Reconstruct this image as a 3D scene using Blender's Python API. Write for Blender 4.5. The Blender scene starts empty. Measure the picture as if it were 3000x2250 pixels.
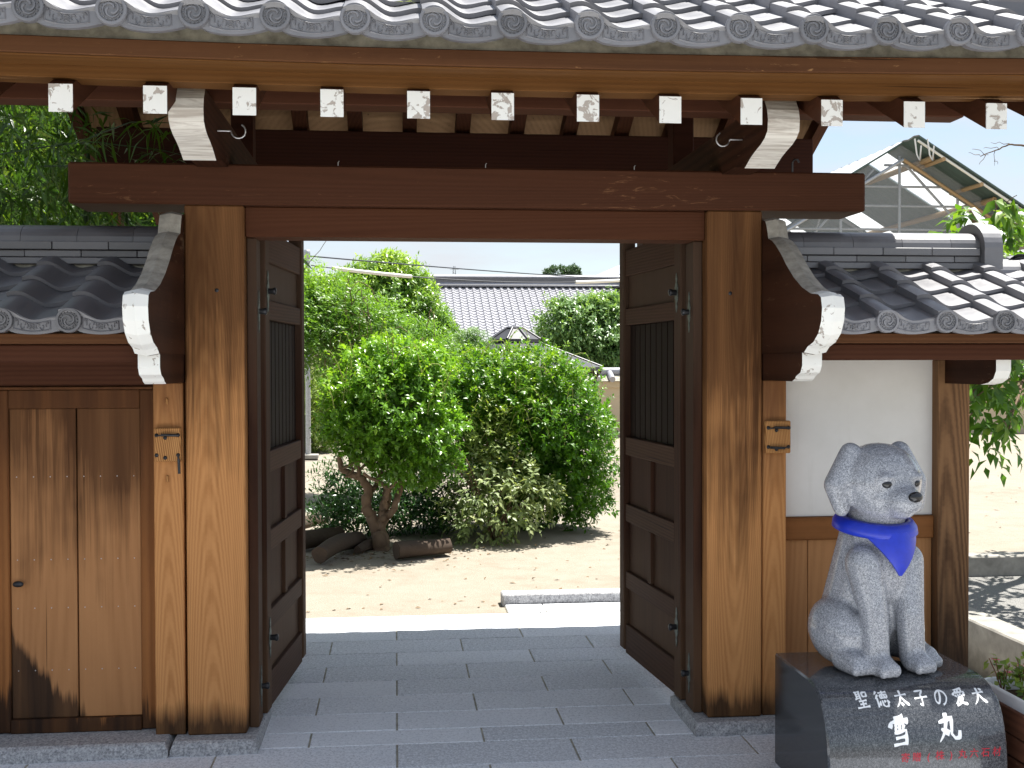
import bpy, math, random
import numpy as np
from mathutils import Vector, Matrix

# ------------------------------------------------------------------ camera, sky, sun, exposure
scene = bpy.context.scene
R = math.radians
cam_d = bpy.data.cameras.new('camera')
cam = bpy.data.objects.new('camera', cam_d)
scene.collection.objects.link(cam)
cam_d.sensor_width = 36.0
cam_d.lens = 36.0 * 2500.0 / 2212.0
cam_d.clip_start = 0.05
cam_d.clip_end = 3000
YAW, PITCH, ROLL = R(5.75), R(-1.04), R(0.15)
fw = Vector((math.sin(YAW) * math.cos(PITCH), math.cos(YAW) * math.cos(PITCH), math.sin(PITCH)))
rt = fw.cross(Vector((0, 0, 1))).normalized()
up = rt.cross(fw)
rt2 = rt * math.cos(ROLL) - up * math.sin(ROLL)
up2 = rt * math.sin(ROLL) + up * math.cos(ROLL)
cam.matrix_world = Matrix(((rt2.x, up2.x, -fw.x, 0), (rt2.y, up2.y, -fw.y, 0), (rt2.z, up2.z, -fw.z, 1.5), (0, 0, 0, 1)))
scene.camera = cam

SUN_DIR = Vector((0.30, 0.24, 1.0)).normalized()
SUN_EL = math.asin(SUN_DIR.z)
SUN_AZ = math.atan2(SUN_DIR.x, SUN_DIR.y)
world = bpy.data.worlds.new('World')
scene.world = world
world.use_nodes = True
wn, wl = world.node_tree.nodes, world.node_tree.links
wn.clear()
wo = wn.new('ShaderNodeOutputWorld')
bg = wn.new('ShaderNodeBackground')
bg.inputs['Strength'].default_value = 0.047
sky = wn.new('ShaderNodeTexSky')
sky.sky_type = 'NISHITA'
sky.sun_disc = False
sky.sun_elevation = SUN_EL
sky.sun_rotation = SUN_AZ
sky.air_density = 1.0
sky.dust_density = 0.5
sky.ozone_density = 1.0
# thin streaky clouds all over the dome
tc = wn.new('ShaderNodeTexCoord')
mp = wn.new('ShaderNodeMapping'); mp.inputs['Scale'].default_value = (1.6, 1.6, 7.0)
nz = wn.new('ShaderNodeTexNoise'); nz.inputs['Scale'].default_value = 2.2; nz.inputs['Detail'].default_value = 9; nz.inputs['Roughness'].default_value = 0.6
cr = wn.new('ShaderNodeValToRGB')
cr.color_ramp.elements[0].position = 0.36; cr.color_ramp.elements[0].color = (0.25, 0.25, 0.25, 1)
cr.color_ramp.elements[1].position = 0.66; cr.color_ramp.elements[1].color = (0.95, 0.95, 0.95, 1)
mx = wn.new('ShaderNodeMixRGB')
mx.inputs['Color2'].default_value = (4.55, 4.78, 5.1, 1)
wl.new(tc.outputs['Generated'], mp.inputs['Vector'])
wl.new(mp.outputs['Vector'], nz.inputs['Vector'])
wl.new(nz.outputs['Fac'], cr.inputs['Fac'])
wl.new(cr.outputs['Color'], mx.inputs['Fac'])
wl.new(sky.outputs['Color'], mx.inputs['Color1'])
wl.new(mx.outputs['Color'], bg.inputs['Color'])
wl.new(bg.outputs['Background'], wo.inputs['Surface'])

sun_d = bpy.data.lights.new('sun', 'SUN')
sun_d.energy = 3.1
sun_d.angle = R(0.53)
sun_d.color = (1.0, 0.965, 0.90)
sun = bpy.data.objects.new('sun', sun_d)
scene.collection.objects.link(sun)
sun.rotation_euler = SUN_DIR.to_track_quat('Z', 'Y').to_euler()
sun.location = (0, 0, 30)

scene.view_settings.view_transform = 'Standard'
scene.view_settings.look = 'None'
scene.view_settings.gamma = 1
scene.view_settings.use_curve_mapping = False
scene.view_settings.exposure = 1.92
try:
    scene.cycles.max_bounces = 10
    scene.cycles.diffuse_bounces = 5
    scene.cycles.transparent_max_bounces = 8
except Exception:
    pass

rng = np.random.default_rng(7)
rnd = random.Random(7)

# ------------------------------------------------------------------ materials
MATS = {}
def nmat(name):
    m = bpy.data.materials.new(name); m.use_nodes = True
    nt = m.node_tree
    for n in list(nt.nodes): nt.nodes.remove(n)
    out = nt.nodes.new('ShaderNodeOutputMaterial')
    b = nt.nodes.new('ShaderNodeBsdfPrincipled')
    nt.links.new(b.outputs[0], out.inputs['Surface'])
    MATS[name] = m
    return m, nt, b, out
def N(nt, typ, **kw):
    n = nt.nodes.new(typ)
    for k, v in kw.items():
        if k in n.inputs: n.inputs[k].default_value = v
        else: setattr(n, k, v)
    return n
def ramp(nt, src, stops, interp='LINEAR'):
    r = nt.nodes.new('ShaderNodeValToRGB'); cr = r.color_ramp; cr.interpolation = interp
    while len(cr.elements) > len(stops): cr.elements.remove(cr.elements[-1])
    while len(cr.elements) < len(stops): cr.elements.new(0.5)
    for e, (p, c) in zip(cr.elements, stops):
        e.position = p; e.color = (c, c, c, 1) if isinstance(c, (int, float)) else (*c, 1)
    nt.links.new(src, r.inputs['Fac'])
    return r.outputs['Color']
def mixc(nt, fac, a, b, mode='MIX'):
    m = nt.nodes.new('ShaderNodeMixRGB'); m.blend_type = mode
    for s, v in (('Fac', fac), ('Color1', a), ('Color2', b)):
        if hasattr(v, 'is_output'): nt.links.new(v, m.inputs[s])
        elif isinstance(v, (int, float)): m.inputs[s].default_value = v if s == 'Fac' else (v, v, v, 1)
        else: m.inputs[s].default_value = (*v, 1)
    return m.outputs['Color']
def math_(nt, op, a, b=0.0, c=0.0, clamp=False):
    m = nt.nodes.new('ShaderNodeMath'); m.operation = op; m.use_clamp = clamp
    for i, v in enumerate((a, b, c)):
        if hasattr(v, 'is_output'): nt.links.new(v, m.inputs[i])
        else: m.inputs[i].default_value = v
    return m.outputs[0]
def objco(nt, scale=(1, 1, 1), loc=(0, 0, 0), rot=(0, 0, 0)):
    t = nt.nodes.new('ShaderNodeTexCoord')
    m = nt.nodes.new('ShaderNodeMapping')
    m.inputs['Scale'].default_value = scale; m.inputs['Location'].default_value = loc; m.inputs['Rotation'].default_value = rot
    nt.links.new(t.outputs['Object'], m.inputs['Vector'])
    return m.outputs['Vector']
def noise(nt, vec, scale, detail=4, rough=0.55, dist=0.0):
    n = N(nt, 'ShaderNodeTexNoise', Scale=scale, Detail=detail, Roughness=rough, Distortion=dist)
    nt.links.new(vec, n.inputs['Vector'])
    return n.outputs['Fac']
def bump(nt, b, h, strength=0.3, dist=0.01):
    bp = N(nt, 'ShaderNodeBump', Strength=strength, Distance=dist)
    nt.links.new(h, bp.inputs['Height']); nt.links.new(bp.outputs[0], b.inputs['Normal'])

def wood(name, light, dark, axis='Z', pith=(0, 0, 0), tilt=(0, 0, 0), ring=60.0, contrast=1.0, stain=None, rough=0.7, rand=0.0, worn=None, spec=0.12):
    """growth rings round a pith that runs along axis + fibre streaks; stain = [(z_edge, softness, amp, colour, direction)]"""
    k = (1, 1, 1) if name in ('bark', 'old_log_wood', 'pavilion_wood', 'planter_wood') else ((1.06, 0.88, 0.67) if light[0] > 0.2 else (0.98, 0.75, 0.64))
    light = tuple(a * q for a, q in zip(light, k)); dark = tuple(a * q for a, q in zip(dark, k))
    m, nt, b, out = nmat(name)
    ax = 'XYZ'.index(axis)
    s = [1.0, 1.0, 1.0]; s[ax] = 0.12
    vec = objco(nt, (1, 1, 1), pith, tilt)
    nzv = noise(nt, objco(nt, tuple(3.0 * k for k in s)), 1.0, 3)
    w = N(nt, 'ShaderNodeTexWave', Scale=ring / 6.28, Distortion=0.9, Detail=1.0)
    w.wave_type = 'RINGS'; w.rings_direction = axis; w.wave_profile = 'SIN'
    w.inputs['Detail Scale'].default_value = 1.2
    nt.links.new(vec, w.inputs['Vector'])
    s2 = [95.0, 95.0, 95.0]; s2[ax] = 1.8
    fib = noise(nt, objco(nt, tuple(s2)), 1.0, 4, 0.6)
    s3 = [14.0, 14.0, 14.0]; s3[ax] = 0.7
    band = noise(nt, objco(nt, tuple(s3)), 1.0, 4, 0.6)
    f = math_(nt, 'MULTIPLY', w.outputs['Fac'], 0.42 * contrast)
    f = math_(nt, 'ADD', f, math_(nt, 'MULTIPLY', fib, 0.42))
    f = math_(nt, 'ADD', f, math_(nt, 'MULTIPLY', band, 0.5))
    if rand:
        oi = nt.nodes.new('ShaderNodeObjectInfo')
        f = math_(nt, 'ADD', f, math_(nt, 'MULTIPLY', math_(nt, 'SUBTRACT', oi.outputs['Random'], 0.5), rand))
    col = ramp(nt, f, [(0.28, light), (0.62, tuple(0.62 * a + 0.38 * c for a, c in zip(light, dark))), (1.0, dark)])
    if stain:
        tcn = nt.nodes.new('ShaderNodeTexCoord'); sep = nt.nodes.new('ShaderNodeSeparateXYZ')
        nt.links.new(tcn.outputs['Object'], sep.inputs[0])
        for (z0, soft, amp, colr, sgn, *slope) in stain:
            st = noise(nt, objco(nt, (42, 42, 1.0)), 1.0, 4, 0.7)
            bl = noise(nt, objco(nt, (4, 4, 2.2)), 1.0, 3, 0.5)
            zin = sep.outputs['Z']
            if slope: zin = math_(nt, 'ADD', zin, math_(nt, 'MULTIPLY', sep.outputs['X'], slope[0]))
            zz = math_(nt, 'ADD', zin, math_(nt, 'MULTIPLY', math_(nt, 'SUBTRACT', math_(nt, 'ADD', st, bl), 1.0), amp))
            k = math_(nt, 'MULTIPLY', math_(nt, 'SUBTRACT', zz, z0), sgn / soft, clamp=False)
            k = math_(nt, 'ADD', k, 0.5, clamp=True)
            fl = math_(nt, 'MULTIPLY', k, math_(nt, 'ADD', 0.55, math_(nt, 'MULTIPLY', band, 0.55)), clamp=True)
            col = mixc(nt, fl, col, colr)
    if worn:
        sw = [30.0, 30.0, 30.0]; sw[ax] = 5.0
        wv = noise(nt, objco(nt, tuple(sw)), 1.0, 6, 0.75, 1.5)
        big = noise(nt, objco(nt, (1.6, 1.6, 1.6)), 1.0, 2)
        k = ramp(nt, math_(nt, 'ADD', wv, math_(nt, 'MULTIPLY', big, 0.35)), [(0.80, 0.0), (0.86, 1.0)])
        col = mixc(nt, math_(nt, 'MULTIPLY', k, 0.6), col, worn)
    sc4 = [70.0, 70.0, 70.0]; sc4[ax] = 0.9
    crack = ramp(nt, noise(nt, objco(nt, tuple(sc4), (3.1, 1.7, 0.4)), 1.0, 2, 0.4), [(0.235, 1.0), (0.27, 0.0)])
    col = mixc(nt, math_(nt, 'MULTIPLY', crack, 0.7), col, tuple(c * 0.25 for c in dark))
    nt.links.new(col, b.inputs['Base Color'])
    b.inputs['Roughness'].default_value = rough
    b.inputs['Specular IOR Level'].default_value = spec
    bump(nt, b, math_(nt, 'ADD', fib, math_(nt, 'MULTIPLY', w.outputs['Fac'], 0.4)), 0.35, 0.002)
    return m

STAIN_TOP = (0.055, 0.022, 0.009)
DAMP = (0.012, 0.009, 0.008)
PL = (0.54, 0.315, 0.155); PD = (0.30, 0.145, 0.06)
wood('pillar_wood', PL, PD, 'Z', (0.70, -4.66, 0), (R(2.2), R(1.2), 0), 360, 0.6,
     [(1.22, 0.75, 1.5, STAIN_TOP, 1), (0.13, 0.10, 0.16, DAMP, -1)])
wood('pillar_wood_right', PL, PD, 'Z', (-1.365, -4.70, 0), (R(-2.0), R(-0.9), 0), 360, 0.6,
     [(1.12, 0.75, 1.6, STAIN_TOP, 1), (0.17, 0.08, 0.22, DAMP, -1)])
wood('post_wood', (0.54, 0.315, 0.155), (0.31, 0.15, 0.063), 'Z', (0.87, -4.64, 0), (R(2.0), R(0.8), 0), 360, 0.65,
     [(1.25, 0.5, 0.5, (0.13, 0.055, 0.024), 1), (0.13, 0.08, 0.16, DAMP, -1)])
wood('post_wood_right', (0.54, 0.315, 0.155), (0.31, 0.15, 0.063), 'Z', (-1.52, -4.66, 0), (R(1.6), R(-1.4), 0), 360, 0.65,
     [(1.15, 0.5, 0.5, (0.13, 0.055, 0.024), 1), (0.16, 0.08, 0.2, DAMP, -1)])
wood('end_post_wood', (0.25, 0.165, 0.105), (0.085, 0.052, 0.035), 'Z', (-2.33, -4.75, 0), (R(1.5), R(1.5), 0), 260, 1.0,
     [(0.5, 0.6, 0.6, DAMP, -1)])
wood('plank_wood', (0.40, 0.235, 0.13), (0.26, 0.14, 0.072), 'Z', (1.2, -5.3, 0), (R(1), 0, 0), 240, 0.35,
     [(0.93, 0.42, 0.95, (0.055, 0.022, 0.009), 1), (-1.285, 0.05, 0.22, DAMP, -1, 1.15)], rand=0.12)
wood('plank_wood_right', (0.43, 0.26, 0.145), (0.27, 0.15, 0.078), 'Z', (-1.9, -5.3, 0), (R(1), 0, 0), 240, 0.4,
     [(0.16, 0.06, 0.5, DAMP, -1)], rand=0.15)
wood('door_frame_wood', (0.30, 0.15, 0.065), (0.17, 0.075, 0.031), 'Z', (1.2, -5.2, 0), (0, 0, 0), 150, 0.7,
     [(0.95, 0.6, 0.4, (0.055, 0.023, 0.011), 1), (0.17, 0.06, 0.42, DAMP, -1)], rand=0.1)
wood('block_wood', (0.50, 0.31, 0.15), (0.24, 0.125, 0.055), 'Z', (0.87, -4.56, 0), (R(4), R(5), 0), 300, 1.2)
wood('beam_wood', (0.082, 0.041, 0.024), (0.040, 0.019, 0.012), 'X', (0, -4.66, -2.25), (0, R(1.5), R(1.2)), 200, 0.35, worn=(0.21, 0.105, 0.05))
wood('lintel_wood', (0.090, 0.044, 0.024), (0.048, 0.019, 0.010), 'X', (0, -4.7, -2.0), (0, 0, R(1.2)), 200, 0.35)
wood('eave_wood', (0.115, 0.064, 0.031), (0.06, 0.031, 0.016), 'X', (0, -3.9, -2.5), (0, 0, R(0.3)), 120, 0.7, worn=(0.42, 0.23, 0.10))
wood('eave_bounce_wood', (0.145, 0.082, 0.027), (0.09, 0.048, 0.016), 'X', (0, -3.9, -2.2), (0, 0, R(0.3)), 110, 0.6)  # warmer, lighter eave wood: bounce light from the ground put into the colour
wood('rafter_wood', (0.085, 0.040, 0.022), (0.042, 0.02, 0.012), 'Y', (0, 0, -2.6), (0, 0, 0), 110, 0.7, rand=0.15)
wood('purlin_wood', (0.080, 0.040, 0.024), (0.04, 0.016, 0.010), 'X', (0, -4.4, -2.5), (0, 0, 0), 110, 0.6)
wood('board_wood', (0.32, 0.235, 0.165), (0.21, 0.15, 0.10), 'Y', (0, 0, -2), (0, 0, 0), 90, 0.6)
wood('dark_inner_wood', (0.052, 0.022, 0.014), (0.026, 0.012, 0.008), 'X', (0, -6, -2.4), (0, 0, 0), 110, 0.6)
wood('door_wood', (0.060, 0.034, 0.022), (0.024, 0.013, 0.009), 'Z', (0, 0.1, 0), (R(1), R(1), 0), 140, 0.8, rand=0.15,
     stain=[(0.50, 0.5, 0.5, (0.105, 0.060, 0.034), -1), (1.50, 0.5, 0.3, (0.075, 0.046, 0.030), 1)])
wood('door_rail_wood', (0.085, 0.056, 0.040), (0.040, 0.025, 0.017), 'X', (0, 0.1, 0), (R(1), R(1), 0), 140, 0.8, rand=0.15)
wood('slat_wood', (0.017, 0.011, 0.009), (0.010, 0.007, 0.006), 'Z', (0, 0.1, 0), (0, 0, 0), 140, 0.7, rand=0.2)
wood('bracket_wood', (0.058, 0.028, 0.016), (0.022, 0.011, 0.007), 'Y', (0, 0, -1.7), (0, 0, 0), 110, 0.8, worn=(0.16, 0.10, 0.06))
wood('rail_wood', (0.25, 0.125, 0.055), (0.11, 0.05, 0.022), 'X', (0, -4.8, -0.8), (0, 0, 0), 140, 0.8)
wood('planter_wood', (0.15, 0.06, 0.035), (0.06, 0.025, 0.015), 'Y', (-2.2, 0, -0.2), (0, 0, 0), 120, 0.7, worn=(0.3, 0.2, 0.13))
wood('bark', (0.22, 0.155, 0.105), (0.10, 0.066, 0.045), 'Z', (0, 0, 0), (0, 0, 0), 60, 0.6, rough=0.85)
wood('old_log_wood', (0.105, 0.078, 0.060), (0.032, 0.024, 0.019), 'X', (0, 0, 0), (0, 0, 0), 40, 0.1, rough=0.9)
wood('pavilion_wood', (0.07, 0.05, 0.04), (0.03, 0.022, 0.018), 'Z', (0, 0, 0), (0, 0, 0), 60, 0.6)

def plain(name, col, rough=0.6, spec=0.5, metal=0.0, nscale=0, namp=0.15, bmp=0, coat=0):
    m, nt, b, out = nmat(name)
    b.inputs['Roughness'].default_value = rough
    b.inputs['Specular IOR Level'].default_value = spec
    b.inputs['Metallic'].default_value = metal
    if coat: b.inputs['Coat Weight'].default_value = coat
    if nscale:
        n = noise(nt, objco(nt), nscale, 6, 0.6)
        lo = tuple(max(0, c * (1 - namp)) for c in col); hi = tuple(min(1, c * (1 + namp)) for c in col)
        nt.links.new(ramp(nt, n, [(0.3, lo), (0.7, hi)]), b.inputs['Base Color'])
        if bmp: bump(nt, b, n, bmp, 0.004)
    else:
        b.inputs['Base Color'].default_value = (*col, 1)
    return m

def worn_paint(name, under=(0.36, 0.31, 0.28), thr=0.60):
    """peeling white paint over grey weathered end grain"""
    m, nt, b, out = nmat(name)
    t = nt.nodes.new('ShaderNodeTexCoord'); oi = nt.nodes.new('ShaderNodeObjectInfo')
    ad = nt.nodes.new('ShaderNodeVectorMath'); ad.operation = 'ADD'
    cx = nt.nodes.new('ShaderNodeCombineXYZ')
    nt.links.new(math_(nt, 'MULTIPLY', oi.outputs['Random'], 37.0), cx.inputs[0]); nt.links.new(math_(nt, 'MULTIPLY', oi.outputs['Random'], 91.0), cx.inputs[2])
    nt.links.new(t.outputs['Object'], ad.inputs[0]); nt.links.new(cx.outputs[0], ad.inputs[1])
    n1 = noise(nt, ad.outputs[0], 26.0, 5, 0.6, 0.8)
    g = noise(nt, objco(nt, (60, 60, 8)), 1.0, 4)
    k = ramp(nt, math_(nt, 'ADD', n1, math_(nt, 'MULTIPLY', oi.outputs['Random'], 0.12)), [(thr, 0.0), (thr + 0.015, 1.0)])
    edge = ramp(nt, math_(nt, 'ADD', n1, math_(nt, 'MULTIPLY', oi.outputs['Random'], 0.12)), [(thr - 0.02, 0.0), (thr, 1.0), (thr + 0.02, 0.0)])
    u = mixc(nt, g, tuple(0.7 * c for c in under), under)
    w = mixc(nt, noise(nt, ad.outputs[0], 7.0, 3), (0.76, 0.76, 0.72), (0.85, 0.85, 0.82))
    c = mixc(nt, k, w, u)
    c = mixc(nt, math_(nt, 'MULTIPLY', edge, 0.5), c, (0.25, 0.2, 0.17))
    nt.links.new(c, b.inputs['Base Color']); b.inputs['Roughness'].default_value = 0.75
    bump(nt, b, math_(nt, 'SUBTRACT', 1.0, k), 0.5, 0.002)
    return m
worn_paint('peeling_white_paint', (0.50, 0.44, 0.39), thr=0.635)
worn_paint('edge_white_paint', (0.45, 0.40, 0.35), 0.70)
plain('weathered_edge', (0.36, 0.335, 0.29), 0.85, 0.2, nscale=25, namp=0.3, bmp=0.2)
def grain_paint():
    m, nt, b, out = nmat('streaked_white_paint')
    v = objco(nt, (5, 60, 34), (0, 0, 0), (0, R(24), 0))
    n = noise(nt, v, 1.0, 4, 0.65, 0.9)
    k = ramp(nt, n, [(0.44, 0.0), (0.72, 1.0)])
    c = mixc(nt, k, (0.72, 0.69, 0.63), (0.37, 0.315, 0.265))
    nt.links.new(c, b.inputs['Base Color']); b.inputs['Roughness'].default_value = 0.8
grain_paint()

def tile_mat(name, base, rough, var=0.18):
    m, nt, b, out = nmat(name)
    oi = nt.nodes.new('ShaderNodeObjectInfo')
    n = noise(nt, objco(nt), 9.0, 5, 0.65)
    n2 = noise(nt, objco(nt), 60.0, 4, 0.6)
    f = math_(nt, 'ADD', math_(nt, 'MULTIPLY', n, 0.6), math_(nt, 'MULTIPLY', oi.outputs['Random'], 0.4))
    c = ramp(nt, f, [(0.2, tuple(x * (1 - var) for x in base)), (0.75, tuple(x * (1 + var) for x in base))])
    d = ramp(nt, n2, [(0.62, 0.0), (0.74, 1.0)])
    c = mixc(nt, math_(nt, 'MULTIPLY', d, 0.35), c, (0.085, 0.08, 0.07))
    nt.links.new(c, b.inputs['Base Color'])
    nt.links.new(ramp(nt, n, [(0.3, rough - 0.06), (0.7, rough + 0.1)]), b.inputs['Roughness'])
    b.inputs['Specular IOR Level'].default_value = 0.9
    bump(nt, b, n2, 0.08, 0.002)
tile_mat('roof_tile', (0.165, 0.165, 0.18), 0.40, 0.3)
tile_mat('roof_tile_dark', (0.115, 0.112, 0.12), 0.45, 0.3)  # darker copy that puts the left wall roof's shade into the tile colour
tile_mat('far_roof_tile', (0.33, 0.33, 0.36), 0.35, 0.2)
plain('mortar', (0.36, 0.34, 0.28), 0.9, 0.2, nscale=18, namp=0.45, bmp=0.5)
def plaster_mat():
    m, nt, b, out = nmat('plaster_white')
    a = noise(nt, objco(nt), 6.0, 5, 0.65); st = noise(nt, objco(nt, (26, 26, 1.6)), 1.0, 4, 0.6); fine = noise(nt, objco(nt), 160.0, 2)
    c = mixc(nt, ramp(nt, a, [(0.35, 0.0), (0.7, 1.0)]), (0.76, 0.745, 0.72), (0.71, 0.695, 0.665))
    c = mixc(nt, ramp(nt, st, [(0.58, 0.0), (0.8, 0.35)]), c, (0.58, 0.56, 0.52))
    nt.links.new(c, b.inputs['Base Color']); b.inputs['Roughness'].default_value = 0.85; b.inputs['Specular IOR Level'].default_value = 0.2
    bump(nt, b, math_(nt, 'ADD', a, math_(nt, 'MULTIPLY', fine, 0.3)), 0.12, 0.003)
plaster_mat()
plain('plaster_beige', (0.56, 0.47, 0.33), 0.9, 0.2, nscale=3, namp=0.06)
plain('vine_stem', (0.30, 0.33, 0.10), 0.6, 0.3)
plain('iron', (0.045, 0.045, 0.048), 0.45, 0.5, 0.7, nscale=60, namp=0.4)
plain('steel', (0.55, 0.55, 0.56), 0.3, 0.5, 0.9)
plain('galvanised', (0.42, 0.44, 0.46), 0.45, 0.5, 0.6, nscale=40, namp=0.2)
plain('verdigris', (0.13, 0.15, 0.13), 0.6, 0.5, 0.5, nscale=80, namp=0.4)
plain('black_stone', (0.012, 0.012, 0.014), 0.08, 0.6)
plain('white_letter', (0.86, 0.87, 0.88), 0.35, 0.4)
plain('red_letter', (0.42, 0.012, 0.03), 0.45, 0.4)
plain('blue_paint', (0.010, 0.032, 0.46), 0.35, 0.5, nscale=30, namp=0.12)
plain('white_plastic', (0.80, 0.80, 0.80), 0.35, 0.5)
plain('sleeve', (0.75, 0.73, 0.66), 0.4, 0.5)
plain('cable_black', (0.03, 0.035, 0.05), 0.5)
plain('dark_metal_roof', (0.050, 0.050, 0.056), 0.40, 0.5, 0.1, nscale=6, namp=0.2)
plain('rust', (0.20, 0.085, 0.045), 0.8, 0.3, nscale=40, namp=0.4)
plain('soil', (0.075, 0.05, 0.032), 0.95, 0.1, nscale=60, namp=0.6, bmp=0.8)
plain('concrete', (0.31, 0.295, 0.265), 0.9, 0.25, nscale=11, namp=0.28, bmp=0.25)
plain('forecourt_bounce_ground', (0.27, 0.255, 0.23), 0.9, 0.3, nscale=60, namp=0.4)  # out-of-view ground, made pale and warm to bounce light onto the gate
plain('asphalt', (0.20, 0.195, 0.185), 0.9, 0.3, nscale=160, namp=0.6, bmp=0.5)
plain('sheet_roof', (0.62, 0.64, 0.66), 0.4, 0.5, 0.2, nscale=2, namp=0.06)
plain('green_sheet', (0.075, 0.115, 0.10), 0.6, 0.4)
plain('scaffold_timber', (0.40, 0.27, 0.14), 0.8)
plain('pylon_steel', (0.30, 0.33, 0.36), 0.6, 0.4, 0.3)
plain('dry_leaf', (0.20, 0.135, 0.075), 0.8, 0.2)
plain('cream_wall', (0.62, 0.57, 0.47), 0.9, 0.2, nscale=1, namp=0.05)
plain('pink_petal', (0.75, 0.16, 0.22), 0.6, 0.3)
plain('rope_white', (0.75, 0.75, 0.73), 0.8, 0.2)

def granite(name, a, bcol, c, scale, rough, lo=0.36, hi=0.64, spec=0.5, joint_dirt=False, rand=0.0):
    m, nt, b, out = nmat(name)
    v = objco(nt)
    n1 = noise(nt, v, scale, 3, 0.75)
    n2 = noise(nt, v, scale * 0.45, 2, 0.6)
    f = math_(nt, 'ADD', math_(nt, 'MULTIPLY', n1, 0.7), math_(nt, 'MULTIPLY', n2, 0.3))
    if rand:
        oi = nt.nodes.new('ShaderNodeObjectInfo')
        f = math_(nt, 'ADD', f, math_(nt, 'MULTIPLY', math_(nt, 'SUBTRACT', oi.outputs['Random'], 0.5), rand))
    col = ramp(nt, f, [(lo, a), (0.5, bcol), (hi, c)])
    big = noise(nt, v, 2.3, 4, 0.6)
    col = mixc(nt, ramp(nt, big, [(0.35, 0.0), (0.75, 0.22)]), col, tuple(x * 0.66 for x in bcol))
    nt.links.new(col, b.inputs['Base Color'])
    b.inputs['Roughness'].default_value = rough
    b.inputs['Specular IOR Level'].default_value = spec
    if rough > 0.4: bump(nt, b, n1, 0.25, 0.003)
    return m
granite('paving_granite', (0.50, 0.52, 0.56), (0.77, 0.795, 0.84), (0.89, 0.91, 0.95), 120, 0.72, 0.40, 0.60, rand=0.11)
granite('rough_granite', (0.15, 0.15, 0.16), (0.36, 0.36, 0.37), (0.60, 0.60, 0.60), 120, 0.85)
granite('statue_granite', (0.10, 0.107, 0.13), (0.30, 0.313, 0.345), (0.58, 0.595, 0.63), 300, 0.16, 0.36, 0.64)
granite('black_granite', (0.022, 0.025, 0.030), (0.068, 0.073, 0.082), (0.20, 0.205, 0.215), 300, 0.085, 0.40, 0.66, 0.6)
granite('black_granite_shaded', (0.012, 0.013, 0.015), (0.026, 0.028, 0.031), (0.07, 0.072, 0.076), 300, 0.12, 0.40, 0.70, 0.6)  # same granite darkened for the sides, their shade put into the colour

def sand_mat():
    m, nt, b, out = nmat('sand')
    v = objco(nt)
    n0 = noise(nt, v, 0.5, 5, 0.6); n1 = noise(nt, v, 5.0, 6, 0.65); n2 = noise(nt, v, 110.0, 4, 0.7)
    f = math_(nt, 'ADD', math_(nt, 'MULTIPLY', n0, 0.45), math_(nt, 'MULTIPLY', n1, 0.55))
    c = ramp(nt, f, [(0.30, (0.25, 0.214, 0.168)), (0.48, (0.325, 0.290, 0.240)), (0.68, (0.365, 0.335, 0.285))])
    c = mixc(nt, ramp(nt, n2, [(0.35, 0.55), (0.62, 0.0)]), c, (0.23, 0.19, 0.14))
    nt.links.new(c, b.inputs['Base Color']); b.inputs['Roughness'].default_value = 0.95
    b.inputs['Specular IOR Level'].default_value = 0.1
    bump(nt, b, math_(nt, 'ADD', n2, math_(nt, 'MULTIPLY', n1, 0.8)), 0.6, 0.012)
sand_mat()

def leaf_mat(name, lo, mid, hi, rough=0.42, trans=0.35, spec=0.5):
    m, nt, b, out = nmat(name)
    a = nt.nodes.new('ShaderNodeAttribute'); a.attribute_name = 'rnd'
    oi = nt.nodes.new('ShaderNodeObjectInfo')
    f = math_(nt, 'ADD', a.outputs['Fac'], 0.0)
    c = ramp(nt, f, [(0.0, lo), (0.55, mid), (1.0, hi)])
    nt.links.new(c, b.inputs['Base Color'])
    b.inputs['Roughness'].default_value = rough; b.inputs['Specular IOR Level'].default_value = spec
    tr = nt.nodes.new('ShaderNodeBsdfTranslucent')
    tcx = mixc(nt, 1.0, c, (1.5, 1.55, 0.55), 'MULTIPLY')
    nt.links.new(tcx, tr.inputs['Color'])
    ms = nt.nodes.new('ShaderNodeMixShader'); ms.inputs[0].default_value = trans
    nt.links.new(b.outputs[0], ms.inputs[1]); nt.links.new(tr.outputs[0], ms.inputs[2])
    nt.links.new(ms.outputs[0], out.inputs['Surface'])
leaf_mat('leaf_glossy', (0.077, 0.1751, 0.022), (0.1542, 0.3191, 0.033), (0.3209, 0.4838, 0.0404), 0.30, 0.35)
leaf_mat('leaf_bush', (0.048, 0.1301, 0.0133), (0.096, 0.2293, 0.0199), (0.224, 0.3595, 0.0278), 0.34, 0.38)
leaf_mat('leaf_dark', (0.0257, 0.0715, 0.0182), (0.0429, 0.1216, 0.026), (0.0715, 0.1788, 0.0338), 0.28, 0.25)
leaf_mat('leaf_pale', (0.1495, 0.2093, 0.0823), (0.2841, 0.3513, 0.1495), (0.4784, 0.4934, 0.1943), 0.45, 0.3)
leaf_mat('leaf_vine', (0.0797, 0.1779, 0.0277), (0.1505, 0.283, 0.0416), (0.3011, 0.4366, 0.0693), 0.36, 0.4)
leaf_mat('leaf_camphor', (0.0858, 0.1716, 0.0429), (0.1573, 0.286, 0.0644), (0.3432, 0.4719, 0.0858), 0.34, 0.4)
leaf_mat('leaf_conifer', (0.125, 0.1938, 0.0375), (0.2125, 0.2937, 0.0562), (0.3375, 0.4, 0.0875), 0.55, 0.3)
leaf_mat('leaf_grey', (0.1053, 0.193, 0.0702), (0.1755, 0.2984, 0.1053), (0.2984, 0.4212, 0.158), 0.34, 0.3)
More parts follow.
